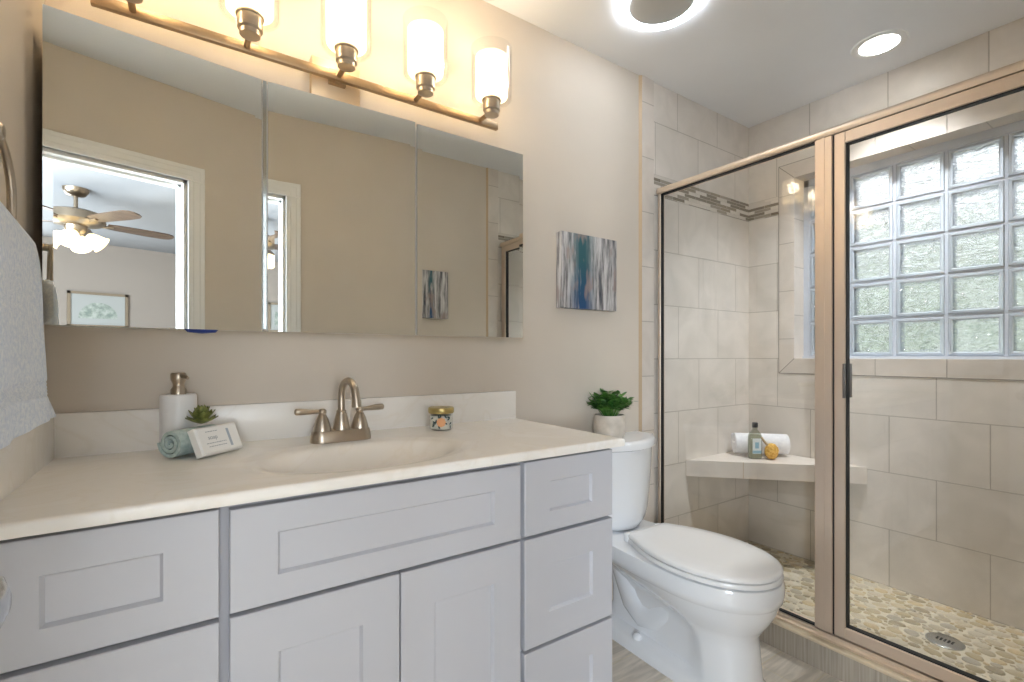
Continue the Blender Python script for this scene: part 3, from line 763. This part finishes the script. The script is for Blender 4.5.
# succulent on top of the roll
def leaf_loft(bm, base, d, up, L, w, th, n=6, curl=0.3):
    d = Vector(d).normalized(); up = Vector(up); up = (up-d*up.dot(d)).normalized(); s = d.cross(up)
    rs = []
    for k in range(n+1):
        q = k/n; ww = w*(sin(pi*min(1, 0.18+q*0.82))**0.7)*(1 if q < 1 else 0.02); tt = th*(1-0.6*q)
        c = Vector(base)+d*(L*q)+up*(curl*L*q*q)
        rs.append([c+s*ww, c+up*tt*0.6, c-s*ww, c-up*tt])
    rings(bm, rs)
sc = Vector((0.034, -0.124, CT+0.0695))
bm = B()
for lev, (cnt, tilt, L, w) in enumerate(((10, 0.12, 0.036, 0.0125), (9, 0.5, 0.036, 0.0125), (8, 0.85, 0.034, 0.0115), (6, 1.1, 0.030, 0.009), (4, 1.35, 0.024, 0.006))):
    for k in range(cnt):
        a = 2*pi*(k+0.5*lev)/cnt+lev*0.3
        leaf_loft(bm, sc+Vector((0, 0, 0.004+lev*0.0035)), (cos(a)*cos(tilt), sin(a)*cos(tilt), sin(tilt)), (-cos(a)*sin(tilt), -sin(a)*sin(tilt), cos(tilt)), L*random.uniform(0.9, 1.1), w, 0.004, curl=0.25)
o = obj('succulent', recalc(bm), M['succ'], loc=sc, smooth=50); tag(o, 'small green succulent rosette resting on the rolled washcloth', 'succulent')

# candle jar
KP = (0.676, -0.122)
t = thing('candle_jar', 'small glass candle jar with brass lid and peach flower print beside the basin', 'candle', (*KP, CT))
bm = B(); lathe(bm, [(0.030, 0.001), (0.036, 0.003), (0.0365, 0.008), (0.0365, 0.050), (0.034, 0.054)], (*KP, CT), cap1=False); obj('glass', bm, M['clear'], t, smooth=40)
bm = B(); lathe(bm, [(0.031, 0.0035), (0.0335, 0.006), (0.0335, 0.046), (0.02, 0.047)], (*KP, CT)); obj('wax', bm, M['wax'], t, smooth=40)
bm = B(); lathe(bm, [(0.039, 0.053), (0.041, 0.056), (0.041, 0.068), (0.039, 0.071), (0.010, 0.0715)], (*KP, CT)); obj('lid', bm, M['lid'], t, smooth=40, label='brass coloured lid')
def on_jar(bm, u, v, ru, rv, n=10, r=0.0368, dr=0.0, rot=0):
    th0 = math.atan2(-1.398+0.0, 0.676)   # facing the middle of the room
    vs = []
    for k in range(n):
        a = 2*pi*k/n; x = cos(a)*ru; z = sin(a)*rv
        x, z = x*cos(rot)-z*sin(rot), x*sin(rot)+z*cos(rot)
        ang = th0+pi+pi+(u+x)/r
        vs.append(bm.verts.new((KP[0]+cos(ang)*(r+dr), KP[1]+sin(ang)*(r+dr), CT+v+z)))
    bm.faces.new(vs)
th_face = math.atan2(-1.52-KP[1], 0-KP[0])
def on_jar(bm, u, v, ru, rv, n=10, r=0.0368, dr=0.0, rot=0):
    vs = []
    for k in range(n):
        a = 2*pi*k/n; x = cos(a)*ru; z = sin(a)*rv
        x, z = x*cos(rot)-z*sin(rot), x*sin(rot)+z*cos(rot)
        ang = th_face+(u+x)/r
        vs.append(bm.verts.new((KP[0]+cos(ang)*(r+dr), KP[1]+sin(ang)*(r+dr), CT+v+z)))
    bm.faces.new(vs)
bm = B()
for k in range(9): on_jar(bm, cos(k*0.7)*0.008, 0.027+sin(k*0.7)*0.008, 0.0075, 0.006, rot=k, dr=0.0004+k*0.00005)
on_jar(bm, 0, 0.027, 0.009, 0.008, dr=0.0012)
obj('flower_print', bm, M['peach'], t, label='peach flower print')
bm = B()
for k in range(26):
    u = random.uniform(-0.034, 0.034); v = random.uniform(0.010, 0.046)
    if abs(u) < 0.015 and 0.013 < v < 0.041: continue
    on_jar(bm, u, v, 0.006, 0.0026, 8, rot=random.uniform(0, 3), dr=0.0002)
obj('leaf_pattern', bm, M['dgreen'], t, label='dark green leaf print')

# ------------------------------------------------------------------ mirrored medicine cabinet
t = thing('medicine_cabinet', 'three-door mirrored medicine cabinet on the wall above the vanity', 'medicine cabinet', (0.375, -0.06, 1.163))
MZ0, MZ1 = 1.163, 1.817
bm = box(B(), -0.246, 0.998, -0.110, -0.001, MZ0+0.004, MZ1-0.004); obj('body', bm, M['cab_white'], t)
def mirror_door(x0, x1, piv, yp, deg):
    """bevelled mirror plate; turned by deg about its upright edge at piv"""
    bw, bd, tk = 0.016, 0.0003, 0.006
    def rr(i, y): return [(x0+i, y, MZ0+i), (x1-i, y, MZ0+i), (x1-i, y, MZ1-i), (x0+i, y, MZ1-i)]
    bm = B()
    rings(bm, [rr(0, yp+tk), rr(0, yp+bd)], True, False, mi=1); rings(bm, [rr(0, yp+bd), rr(bw, yp)], False, True, mi=0)
    bmesh.ops.remove_doubles(bm, verts=bm.verts, dist=1e-6); recalc(bm)
    bmesh.ops.rotate(bm, verts=bm.verts, cent=(piv, yp+tk, 0), matrix=Matrix.Rotation(rad(deg), 3, 'Z'))
    return obj('mirror_door', bm, [M['mirror'], M['mirror_edge']], t)
mirror_door(-0.244, 0.165, 0.165, -0.118, 7.25)
mirror_door(0.180, 0.586, 0.180, -0.118, -1.4)
mirror_door(0.596, 0.999, 0.999, -0.118, 0.3)
bm = box(B(), 0.168, 0.176, -0.124, -0.110, MZ0+0.006, MZ1-0.004); obj('divider', bm, M['mirror_edge'], t)
bm = B()
lathe(bm, [(0.036, 0.0), (0.036, 0.002), (0.030, 0.009), (0.003, 0.012)], (0.035, -0.080, MZ0+0.004), (0, 0, -1), sx=1.0, sy=0.45)
obj('blue_oval', bm, M['blue'], t, smooth=50, label='blue oval under the left door')  # small oval added for a blue spot of unclear origin

# ------------------------------------------------------------------ vanity light
t = thing('vanity_light', 'five-light brushed nickel vanity light bar above the mirrored cabinet', 'light fixture', (0.38, 0, 1.93))
obj('backplate', box(B(), 0.305, 0.447, -0.030, -0.001, 1.858, 1.978, 0.004, 2), M['plate'], t, smooth=40)
obj('bar', box(B(), -0.180, 0.932, -0.060, -0.044, 1.911, 1.936, 0.002, 2), M['nickel_d'], t, smooth=40)
obj('stem', box(B(), 0.352, 0.400, -0.046, -0.029, 1.905, 1.945), M['nickel_d'], t)
LY = -0.135
for k in range(5):
    x = -0.103+0.240*k
    bm = B(); tube(bm, [(x, -0.058, 1.924), (x, LY, 1.924)], 0.0075, 10)
    obj('arm', bm, M['nickel_d'], t, smooth=50)
    bm = B(); lathe(bm, [(0.020, 1.909), (0.024, 1.911), (0.024, 1.922), (0.029, 1.926), (0.029, 1.956), (0.033, 1.958), (0.033, 1.962)], (x, LY, 0)); obj('cup', bm, M['nickel'], t, smooth=40)
    bm = B(); lathe(bm, [(0.030, 1.9625), (0.066, 1.963), (0.069, 1.966), (0.069, 2.134), (0.066, 2.134), (0.066, 1.968), (0.030, 1.967)], (x, LY, 0), n=40, cap0=False, cap1=False)
    sh = obj('shade', bm, M['clear'], t, smooth=40, label='clear outer glass shade')
    bm = B(); lathe(bm, [(0.045, 1.969), (0.0535, 1.972), (0.0545, 1.976), (0.0545, 2.103), (0.0525, 2.103), (0.0525, 1.976)], (x, LY, 0), n=40, cap0=True, cap1=False)
    obj('liner', bm, M['shade'], sh, smooth=40, label='frosted white inner shade, lit')
    light('vanity_bulb', 'POINT', (x, LY, 2.065), LAMP_W, (1.0, 0.84, 0.64), radius=0.03)

# ------------------------------------------------------------------ ceiling lights
t = thing('ceiling_ring_light', 'round ceiling fan light with glowing white ring above the toilet', 'ceiling light', (1.443, -0.369, CH))
bm = B(); lathe(bm, [(0.122, -0.0005), (0.118, -0.010), (0.108, -0.014), (0.02, -0.015)], (1.443, -0.369, CH), n=48); obj('cover', recalc(bm), M['fan_grille'], t, smooth=40)
bm = B(); lathe(bm, [(0.155, -0.0005), (0.152, -0.012), (0.148, -0.014), (0.121, -0.014), (0.118, -0.010), (0.119, -0.0005)], (1.443, -0.369, CH), n=64, cap0=False, cap1=False); obj('ring', recalc(bm), M['led'], t, smooth=40, label='lit white ring')
t = thing('recessed_light', 'recessed round downlight in the ceiling inside the shower', 'ceiling light', (2.40, -0.715, CH))
bm = B(); lathe(bm, [(0.097, -0.0005), (0.094, -0.005), (0.076, -0.007), (0.070, -0.004), (0.070, -0.0005)], (2.40, -0.715, CH), n=48, cap0=False, cap1=False); obj('trim_ring', recalc(bm), M['white'], t, smooth=40)
bm = B(); lathe(bm, [(0.0705, -0.0035), (0.040, -0.0045)], (2.40, -0.715, CH), n=40); obj('lens', recalc(bm), M['can'], t, smooth=40, label='lit lens')
sl = light('recessed_lamp', 'SPOT', (2.40, -0.715, CH-0.008), CAN_W, (0.92, 0.96, 1.0), radius=0.06); sl.data.spot_size = rad(108); sl.data.spot_blend = 1.0

# ------------------------------------------------------------------ canvases
def canvas(name, x0, x1, y0, y1, z0, z1, m, label):
    o = obj(name, box(B(), x0, x1, y0, y1, z0, z1, 0.002, 2), m, loc=((x0+x1)/2, (y0+y1)/2, z0), smooth=40)
    return tag(o, label, 'artwork')
canvas('canvas_art', 1.248, 1.560, -0.036, -0.001, 1.293, 1.600, art_mat('abstract_teal_canvas', -0.045, 0.085, 2.0), 'square abstract canvas with a teal streak hung above the toilet')
canvas('canvas_art', 1.225, 1.432, FY+0.001, FY+0.036, 1.338, 1.640, art_mat('abstract_grey_canvas', -0.02, 0.026, 6.0), 'narrow abstract canvas seen reflected in the right mirror door')

# ------------------------------------------------------------------ toilet
TX = 1.487
t = thing('toilet', 'white two-piece toilet with closed lid between vanity and shower', 'toilet', (TX, -0.40, 0))
bm = B()
# pedestal, bowl, rim and deck in one skin: half-ellipse front, sides tapering to the deck at the back
def plan(w, wb, yf, yb, cy=-0.50, p=2.15, nf=33, ns=14, r=0.03, ex=2.0):
    right = []
    for k in range(nf):                                   # front arc, left to right
        a = pi+pi*k/(nf-1); c, s_ = cos(a), sin(a)
        right.append((TX+math.copysign(abs(c)**(2/p), c)*w, cy+abs(s_)**(2/p)*(yf-cy)))
    side = []
    for k in range(1, ns):
        q = k/(ns-1); sm = q**ex; side.append((w+(wb-w)*sm, cy+(yb-r-cy)*q))
    cor = [(wb-r*(1-cos(pi/2*k/4)), yb-r+r*sin(pi/2*k/4)) for k in range(1, 5)]
    up = side+cor
    return right+[(TX+x, y) for x, y in up]+[(TX-x, y) for x, y in up[::-1]]
secs = [(plan(0.122, 0.112, -0.738, -0.10, -0.55), 0.0), (plan(0.121, 0.112, -0.735, -0.10, -0.55), 0.028), (plan(0.112, 0.100, -0.716, -0.105, -0.56), 0.046), (plan(0.105, 0.062, -0.706, -0.11, -0.57, ex=0.35), 0.060),
        (plan(0.103, 0.056, -0.702, -0.12, -0.57, ex=0.35), 0.11), (plan(0.103, 0.056, -0.696, -0.12, -0.56, ex=0.35), 0.17), (plan(0.107, 0.056, -0.695, -0.115, -0.54, ex=0.35), 0.205),
        (plan(0.124, 0.060, -0.712, -0.11, -0.52, ex=0.6), 0.232), (plan(0.147, 0.070, -0.732, -0.10, -0.51, ex=1.0), 0.262), (plan(0.165, 0.090, -0.748, -0.085, -0.50), 0.295),
        (plan(0.175, 0.122, -0.755, -0.06, -0.50), 0.320), (plan(0.1775, 0.130, -0.757, -0.05, -0.50), 0.325), (plan(0.1835, 0.142, -0.763, -0.04, -0.50), 0.330),
        (plan(0.187, 0.150, -0.766, -0.035, -0.50), 0.350), (plan(0.187, 0.150, -0.766, -0.035, -0.50), 0.380), (plan(0.183, 0.146, -0.762, -0.038, -0.50), 0.391), (plan(0.170, 0.136, -0.748, -0.045, -0.50), 0.394)]
def loft(secs, bm=None, cap0=True, cap1=True):
    bm = bm or B()
    rings(bm, [[(x, y, z) for x, y in o] for o, z in secs], cap0, cap1); return bm
loft(secs, bm)
# trapway bulging on both sides
tp = [(-0.46, 0.22), (-0.40, 0.175), (-0.345, 0.125), (-0.285, 0.115), (-0.235, 0.15), (-0.205, 0.205), (-0.175, 0.26), (-0.14, 0.285)]
tube(bm, [(TX, y, z) for y, z in tp], [0.070, 0.074, 0.076, 0.078, 0.078, 0.076, 0.074, 0.070], 20)
obj('bowl', recalc(bm), M['porcelain'], t, smooth=55)
for s in (-1, 1):
    bm = B(); lathe(bm, [(0.016, 0.0), (0.016, 0.010), (0.011, 0.018), (0.003, 0.020)], (TX+s*0.098, -0.30, 0.050)); obj('bolt_cap', bm, M['porcelain'], t, smooth=50)
# seat and lid
def seat_out(i): return plan(0.184-i, 0.118-i, -0.764+i, -0.262-i*0.5, -0.515, 2.1, r=0.025)
bm = loft([(seat_out(0.006), 0.397), (seat_out(0.001), 0.399), (seat_out(0.0), 0.404), (seat_out(0.004), 0.412), (seat_out(0.012), 0.4135)]); obj('seat', recalc(bm), M['seat'], t, smooth=50)
bm = loft([(seat_out(0.010), 0.4165), (seat_out(0.002), 0.418), (seat_out(0.001), 0.423), (seat_out(0.004), 0.429), (seat_out(0.012), 0.433), (seat_out(0.05), 0.4365), (seat_out(0.082), 0.4375)]); obj('lid', recalc(bm), M['seat'], t, smooth=50)
for s in (-1, 1):
    obj('hinge', box(B(), TX+s*0.085-0.018, TX+s*0.085+0.018, -0.262, -0.238, 0.392, 0.424, 0.005, 2), M['seat'], t, smooth=50)
# tank with bowed front
def tank_out(w, yf, bow, yb=-0.022, r=0.022, n=14):
    out = []
    for k in range(n+1):
        u = -1+2*k/n; x = u*(w); out.append((TX+x, yf-bow*(1-u*u)))
    # right front corner to back
    for k in range(1, 5):
        a = pi/2*k/4; out.append((TX+w+r*0.35*sin(a), yf+0.012*(1-cos(a))+0.010*k/4))
    out.append((TX+w+r*0.35, yb-0.02)); out.append((TX+w, yb)); out.append((TX-w, yb)); out.append((TX-w-r*0.35, yb-0.02))
    for k in range(4, 0, -1):
        a = pi/2*k/4; out.append((TX-w-r*0.35*sin(a), yf+0.012*(1-cos(a))+0.010*k/4))
    return out
bm = loft([(tank_out(0.120, -0.085, 0.085), 0.396), (tank_out(0.150, -0.092, 0.098), 0.404), (tank_out(0.178, -0.098, 0.104), 0.430), (tank_out(0.192, -0.102, 0.106), 0.470), (tank_out(0.201, -0.106, 0.106), 0.540), (tank_out(0.207, -0.110, 0.106), 0.640), (tank_out(0.211, -0.112, 0.106), 0.722)])
obj('tank', recalc(bm), M['porcelain'], t, smooth=60)
bm = loft([(tank_out(0.212, -0.116, 0.108, -0.016), 0.723), (tank_out(0.219, -0.122, 0.110, -0.014), 0.727), (tank_out(0.220, -0.122, 0.110, -0.014), 0.748), (tank_out(0.214, -0.118, 0.108, -0.018), 0.757), (tank_out(0.195, -0.104, 0.10, -0.03), 0.7585)])
obj('tank_lid', recalc(bm), M['porcelain'], t, smooth=60)

# plant on the tank
PP = Vector((1.452, -0.098, 0.7587))
t = thing('potted_plant', 'small leafy green plant in a beige round pot on the toilet tank', 'potted plant', PP)
bm = B(); lathe(bm, [(0.048, 0.0), (0.060, 0.010), (0.067, 0.040), (0.065, 0.075), (0.060, 0.097), (0.056, 0.097), (0.056, 0.085)], PP, cap1=False); obj('pot', bm, M['pot'], t, smooth=40)
bm = B(); lathe(bm, [(0.057, 0.084), (0.03, 0.090)], PP); obj('soil', bm, M['soil'], t, smooth=40, label='dark soil')
random.seed(23)
bm = B(); bs = B()
for k in range(95):
    a = random.uniform(0, 2*pi); sp = random.uniform(0.05, 1.0); h = random.uniform(0.06, 0.112)*(1.05-0.35*sp)
    p0 = PP+Vector((cos(a)*0.025*sp, sin(a)*0.025*sp, 0.086)); p1 = PP+Vector((cos(a)*0.108*sp, sin(a)*0.076*sp, 0.090+h*0.95))
    pm = (p0+p1)*0.5+Vector((0, 0, 0.012)); tube(bs, [p0, pm, p1], [0.0013, 0.0011, 0.0008], 5)
    for q in range(7):
        u = 0.40+0.10*q; c = p0.lerp(pm, min(1, u*2)) if u < 0.5 else pm.lerp(p1, u*2-1)
        b_ = a+random.uniform(-1.6, 1.6); ti = random.uniform(-0.25, 0.8)
        leaf_loft(bm, c, (cos(b_)*cos(ti), sin(b_)*cos(ti), sin(ti)), (0, 0, 1), random.uniform(0.020, 0.034), random.uniform(0.008, 0.012), 0.0006, 5, curl=random.uniform(-0.4, 0.2))
obj('foliage', recalc(bm), M['leaf'], t, smooth=60); obj('stems', bs, M['leaf'], t, smooth=60)

# ------------------------------------------------------------------ things on the bench
d45 = Vector((0.7071, -0.7071, 0)); nin = Vector((-0.7071, -0.7071, 0)); corner = Vector((RX, 0, 0))
rt = 0.066
c0 = corner+nin*0.206-d45*0.129; c0.z = BZ+rt
o = obj('rolled_towel', roll_mesh(c0, d45, 0.258, rt, 2.6, 0.020), M['wtowel'], loc=(corner+nin*0.206)*1+Vector((0, 0, BZ)), smooth=60)
tag(o, 'rolled white towel lying at the back of the shower bench', 'towel')
bp = corner+nin*0.300-d45*0.052; bp.z = BZ
t = thing('gel_bottle', 'clear bottle with black cap and pale blue label on the shower bench', 'bottle', bp)
def ovl(w, d, z, n=28):
    u, v = Vector((0.83, -0.56, 0)), Vector((0.56, 0.83, 0))
    return [bp+u*math.copysign(abs(cos(2*pi*k/n))**0.6, cos(2*pi*k/n))*w+v*math.copysign(abs(sin(2*pi*k/n))**0.6, sin(2*pi*k/n))*d+Vector((0, 0, z)) for k in range(n)]
bm = B(); rings(bm, [ovl(0.030, 0.017, 0.0005), ovl(0.033, 0.020, 0.005), ovl(0.033, 0.020, 0.112), ovl(0.027, 0.016, 0.130), ovl(0.013, 0.011, 0.146), ovl(0.011, 0.010, 0.150), ovl(0.011, 0.010, 0.164)]); obj('bottle_body', bm, M['gel'], t, smooth=40)
bm = B(); rings(bm, [ovl(0.028, 0.015, 0.004), ovl(0.030, 0.017, 0.008), ovl(0.030, 0.017, 0.108), ovl(0.024, 0.013, 0.124)]); obj('contents', bm, M['liquid'], t, smooth=40, label='pale gel inside the bottle')
bm = B(); rings(bm, [ovl(0.0125, 0.0115, 0.160), ovl(0.0125, 0.0115, 0.182), ovl(0.010, 0.009, 0.185)]); obj('cap', bm, M['blackcap'], t, smooth=40, label='black cap')
u_, v_ = Vector((0.83, -0.56, 0)), Vector((-0.56, -0.83, 0))
def lab(x0, x1, z0, z1, off): return [bp+u_*x0+v_*off+Vector((0, 0, z0)), bp+u_*x1+v_*off+Vector((0, 0, z0)), bp+u_*x1+v_*off+Vector((0, 0, z1)), bp+u_*x0+v_*off+Vector((0, 0, z1))]
bm = B(); rings(bm, [lab(-0.022, 0.022, 0.028, 0.105, 0.0195), lab(-0.022, 0.022, 0.028, 0.105, 0.0208)]); lb = obj('label', recalc(bm), M['label'], t, label='pale paper label')
bm = B(); quad(bm, lab(-0.010, 0.010, 0.055, 0.086, 0.0211)); quad(bm, lab(-0.022, 0.022, 0.030, 0.044, 0.0211)); obj('label_print', bm, M['label_b'], lb, label='blue label print')
sp = corner+nin*0.308+d45*0.024; sp.z = BZ+0.041
t = thing('bath_brush', 'round yellow sponge brush with a short handle leaning by the bottle', 'sponge', (sp.x, sp.y, BZ))
bm = B(); bmesh.ops.create_icosphere(bm, subdivisions=4, radius=1)
for v in bm.verts:
    n_ = v.co.copy(); w = 1+0.05*sin(n_.x*23+n_.y*17)*sin(n_.z*21+n_.y*9)
    v.co = sp+Vector((n_.x*0.038*w, n_.y*0.030*w, n_.z*0.040*w))
obj('sponge_head', bm, M['sponge'], t, smooth=60)
bm = B(); tube(bm, [sp+Vector((-0.012, 0.004, 0.020)), sp+Vector((-0.026, 0.022, 0.048)), sp+Vector((-0.036, 0.032, 0.070))], [0.007, 0.006, 0.005], 10); obj('handle', bm, M['wood'], t, smooth=50, label='pale wooden handle')

# ------------------------------------------------------------------ towel ring and towel on the left wall
RC = Vector((-0.205, -0.622, 1.318)); RR = 0.076
t = thing('towel_ring', 'satin nickel towel ring on the left wall holding the blue towel', 'towel ring', (LX, RC.y, RC.z+RR))
bm = B(); lathe(bm, [(0.026, 0.0005), (0.026, 0.006), (0.018, 0.010), (0.011, 0.016), (0.010, 0.058), (0.012, 0.066), (0.008, 0.070)], (LX, RC.y, RC.z+RR), (1, 0, 0)); obj('mount', recalc(bm), M['nickel'], t, smooth=45)
bm = B(); tube(bm, [RC+Vector((0, sin(2*pi*k/48)*RR, cos(2*pi*k/48)*RR)) for k in range(48)]+[RC+Vector((0, 0, RR))], 0.0055, 12, False); obj('ring', bm, M['nickel'], t, smooth=60)
# hanging towel: closed, softly folded body
bm = B(); rs = []
far = [(1.305, -0.61), (1.302, -0.585), (1.292, -0.515), (1.281, -0.455), (1.25, -0.440), (1.14, -0.420), (1.06, -0.375), (1.02, -0.330), (0.985, -0.270)]
def far_y(z):
    for (z1, y1), (z0, y0) in zip(far, far[1:]):
        if z >= z0: return y0+(y1-y0)*(z-z0)/(z1-z0)
    return far[-1][1]
TZ = [1.305, 1.304, 1.302, 1.298, 1.292, 1.286, 1.275, 1.25, 1.22, 1.18, 1.14, 1.10, 1.075, 1.062]+[1.059-0.0028*i for i in range(11)]+[1.024, 1.01, 1.0, 0.993, 0.988, 0.985]
for i, z in enumerate(TZ):
    q = (1.305-z)/(1.305-0.985); yf_ = far_y(z); yn = max(-0.80, -1.27-yf_)
    thk = (0.010+0.012*min(1, q*10))*(0.75 if i == len(TZ)-1 else 1)
    if 1.030 < z < 1.060: thk *= 0.90 if i % 2 else 0.97
    r = []; n = 72
    for k in range(n):
        a = 2*pi*k/n; c, s = cos(a), sin(a)
        cy, hw = (yf_+yn)/2, (yf_-yn)/2
        y = math.copysign(abs(c)**0.75, c)*hw; x = math.copysign(abs(s)**0.55, s)*thk
        x += (0.004*sin((y+cy)*26+1.0)+0.002*sin((y+cy)*61+z*9))*min(1, q*4)*(1 if s > 0 else 0.4)
        r.append((RC.x-0.006+x, cy+y, z+(0.004*sin(y*14) if i > 24 else 0)))
    rs.append(r)
rings(bm, rs); recalc(bm)
o = obj('hand_towel', bm, M['towel'], loc=(RC.x, RC.y, 0.985), smooth=70); tag(o, 'pale blue terry hand towel hanging from the ring on the left wall', 'towel')

# ------------------------------------------------------------------ bathroom door standing open against the left wall
bm = box(B(), -0.255, -0.220, FY+0.022, -0.825, 0.012, 1.95, 0.002, 1)
d = obj('door_1', bm, M['trim'], loc=(-0.236, FY+0.022, 0)); struct(d)
bm = B(); lathe(bm, [(0.031, 0.0), (0.031, 0.004), (0.024, 0.009), (0.011, 0.013), (0.010, 0.034), (0.018, 0.046), (0.027, 0.058), (0.0285, 0.068), (0.024, 0.079), (0.010, 0.085)], (-0.220, -0.888, 0.871), (1, 0, 0)); obj('door_knob', recalc(bm), M['knob'], d, smooth=50)

# ------------------------------------------------------------------ bedroom beyond the doorway (seen in the mirrors)
BY, BX0, BX1, BC = -6.35, -1.6, 2.6, 2.44
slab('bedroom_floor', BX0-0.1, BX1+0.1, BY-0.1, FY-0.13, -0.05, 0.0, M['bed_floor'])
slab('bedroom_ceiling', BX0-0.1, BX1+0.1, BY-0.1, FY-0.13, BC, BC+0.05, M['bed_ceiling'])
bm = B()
for b in ((BX0-0.1, -1.4, 0, BC), (-0.1, BX1+0.1, 0, BC), (-1.4, -0.1, 0, 0.6), (-1.4, -0.1, 2.1, BC)): box(bm, b[0], b[1], BY-0.1, BY, b[2], b[3])  # unseen opening added for the far fill light
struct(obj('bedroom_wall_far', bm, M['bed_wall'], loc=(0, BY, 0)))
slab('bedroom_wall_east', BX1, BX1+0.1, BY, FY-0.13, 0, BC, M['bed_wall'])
bm = B(); wy0, wy1, wz0, wz1 = -4.35, -1.75, 0.75, 2.05  # unseen opening added for the two side fill lights
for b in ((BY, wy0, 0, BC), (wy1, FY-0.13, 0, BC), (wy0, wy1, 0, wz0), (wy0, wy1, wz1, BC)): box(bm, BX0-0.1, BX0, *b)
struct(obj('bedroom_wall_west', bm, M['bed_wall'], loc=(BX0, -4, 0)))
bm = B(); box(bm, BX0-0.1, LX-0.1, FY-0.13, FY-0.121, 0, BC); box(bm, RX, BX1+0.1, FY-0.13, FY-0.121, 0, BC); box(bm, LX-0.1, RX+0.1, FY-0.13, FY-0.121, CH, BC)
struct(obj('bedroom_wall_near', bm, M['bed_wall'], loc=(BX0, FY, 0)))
# ceiling fan
FN = Vector((0.248, -3.99, BC))
t = thing('ceiling_fan', 'bedroom ceiling fan with four lit bell shades, seen in the left mirror door', 'ceiling fan', FN)
bm = B(); lathe(bm, [(0.085, -0.001), (0.082, -0.02), (0.06, -0.055), (0.02, -0.066)], FN); obj('canopy', recalc(bm), M['bronze'], t, smooth=45)
bm = B(); lathe(bm, [(0.014, -0.06), (0.014, -0.18)], FN, n=14); obj('downrod', recalc(bm), M['bronze'], t, smooth=45)
bm = B(); lathe(bm, [(0.03, -0.17), (0.13, -0.18), (0.185, -0.20), (0.19, -0.262), (0.16, -0.285), (0.075, -0.30), (0.07, -0.34), (0.05, -0.365), (0.03, -0.38)], FN); obj('motor', recalc(bm), M['bronze'], t, smooth=45)
for k in range(5):
    a = rad(-6+72*k); d_ = Vector((cos(a), sin(a), 0)); s_ = Vector((-sin(a), cos(a), 0.18)).normalized(); c_ = FN+Vector((0, 0, -0.262))
    bm = B(); rs = []
    for q, w in ((0.20, 0.045), (0.26, 0.058), (0.50, 0.068), (0.62, 0.066), (0.66, 0.05), (0.68, 0.02)):
        p = c_+d_*q; n_ = d_.cross(s_)*0.004
        rs.append([p+s_*w+n_, p-s_*w+n_, p-s_*w-n_, p+s_*w-n_])
    rings(bm, rs); bl = obj('blade', recalc(bm), M['blade'], t, label='brown wooden blade')
    bm = B(); tube(bm, [c_+d_*0.11, c_+d_*0.17+Vector((0, 0, -0.012)), c_+d_*0.24], [0.012, 0.010, 0.014], 8); obj('bracket', bm, M['bronze'], bl, smooth=50)
for k in range(4):
    a = rad(20+90*k); d_ = Vector((cos(a)*0.8, sin(a)*0.8, -0.62)).normalized(); p = FN+Vector((cos(a)*0.05, sin(a)*0.05, -0.35))
    bm = B(); lathe(bm, [(0.022, 0.03), (0.040, 0.05), (0.052, 0.085), (0.062, 0.125), (0.074, 0.145)], p, d_, n=24, cap0=True, cap1=True); obj('bell_shade', recalc(bm), M['bulb_shade'], t, smooth=50, label='lit white bell shade')
# framed print on the far wall
t = thing('framed_print', 'framed round coral print on the bedroom wall, seen in the left mirror door', 'picture', (0.72, BY, 1.25))
px0, px1, pz0, pz1 = 0.44, 1.00, 1.20, 1.85
bm = B()
for b in ((px0, px0+0.03, pz0, pz1), (px1-0.03, px1, pz0, pz1), (px0, px1, pz0, pz0+0.03), (px0, px1, pz1-0.03, pz1)): box(bm, b[0], b[1], BY+0.001, BY+0.03, b[2], b[3])
obj('frame', bm, M['frame'], t)
obj('mat_board', box(B(), px0+0.02, px1-0.02, BY+0.002, BY+0.014, pz0+0.02, pz1-0.02), M['mat_board'], t)
bm = B(); lathe(bm, [(0.18, 0), (0.18, 0.002)], ((px0+px1)/2, BY+0.0142, 1.55), (0, 1, 0), n=40); obj('round_print', recalc(bm), M['coral'], t, label='grey-green round coral motif')
# bed
t = thing('bed', 'bed with white duvet and blue-grey pillows in the bedroom beyond the doorway', 'bed', (0.9, -5.4, 0))
obj('base', box(B(), 0.1, 1.9, BY+0.05, -4.45, 0.0, 0.40, 0.02, 2), M['bed_floor'], t)
bm = box(B(), 0.06, 1.94, BY+0.08, -4.40, 0.36, 0.62, 0.08, 5); obj('duvet', bm, M['duvet'], t, smooth=50)
for x in (0.15, 0.80, 1.35):
    bm = box(B(), x, x+0.52, BY+0.10, BY+0.34, 0.60, 0.98, 0.09, 5); obj('pillow', bm, M['bluegrey'], t, smooth=60)

# ------------------------------------------------------------------ outside the glass blocks
slab('ground_outside', 2.95, 9.0, -6, 5, -0.5, -0.4, M['hedge'])
bm = B()
k = 0
for yy in range(-13, 10):
    for zz in range(6):
        k += 1; c = Vector((4.9+random.uniform(-0.12, 0.12), yy*0.36+random.uniform(-0.1, 0.1), -0.2+zz*0.4+random.uniform(-0.06, 0.06)))
        res = bmesh.ops.create_icosphere(bm, subdivisions=3, radius=random.uniform(0.36, 0.46))
        for v in res['verts']:
            n_ = v.co.normalized(); v.co = c+v.co*(1+0.16*sin(n_.x*11+k)*sin(n_.y*13)*sin(n_.z*12+k))
o = obj('hedge', bm, M['hedge'], loc=(4.9, -0.5, -0.4), smooth=60); tag(o, 'pale green hedge outside, blurred through the glass block window', 'hedge')
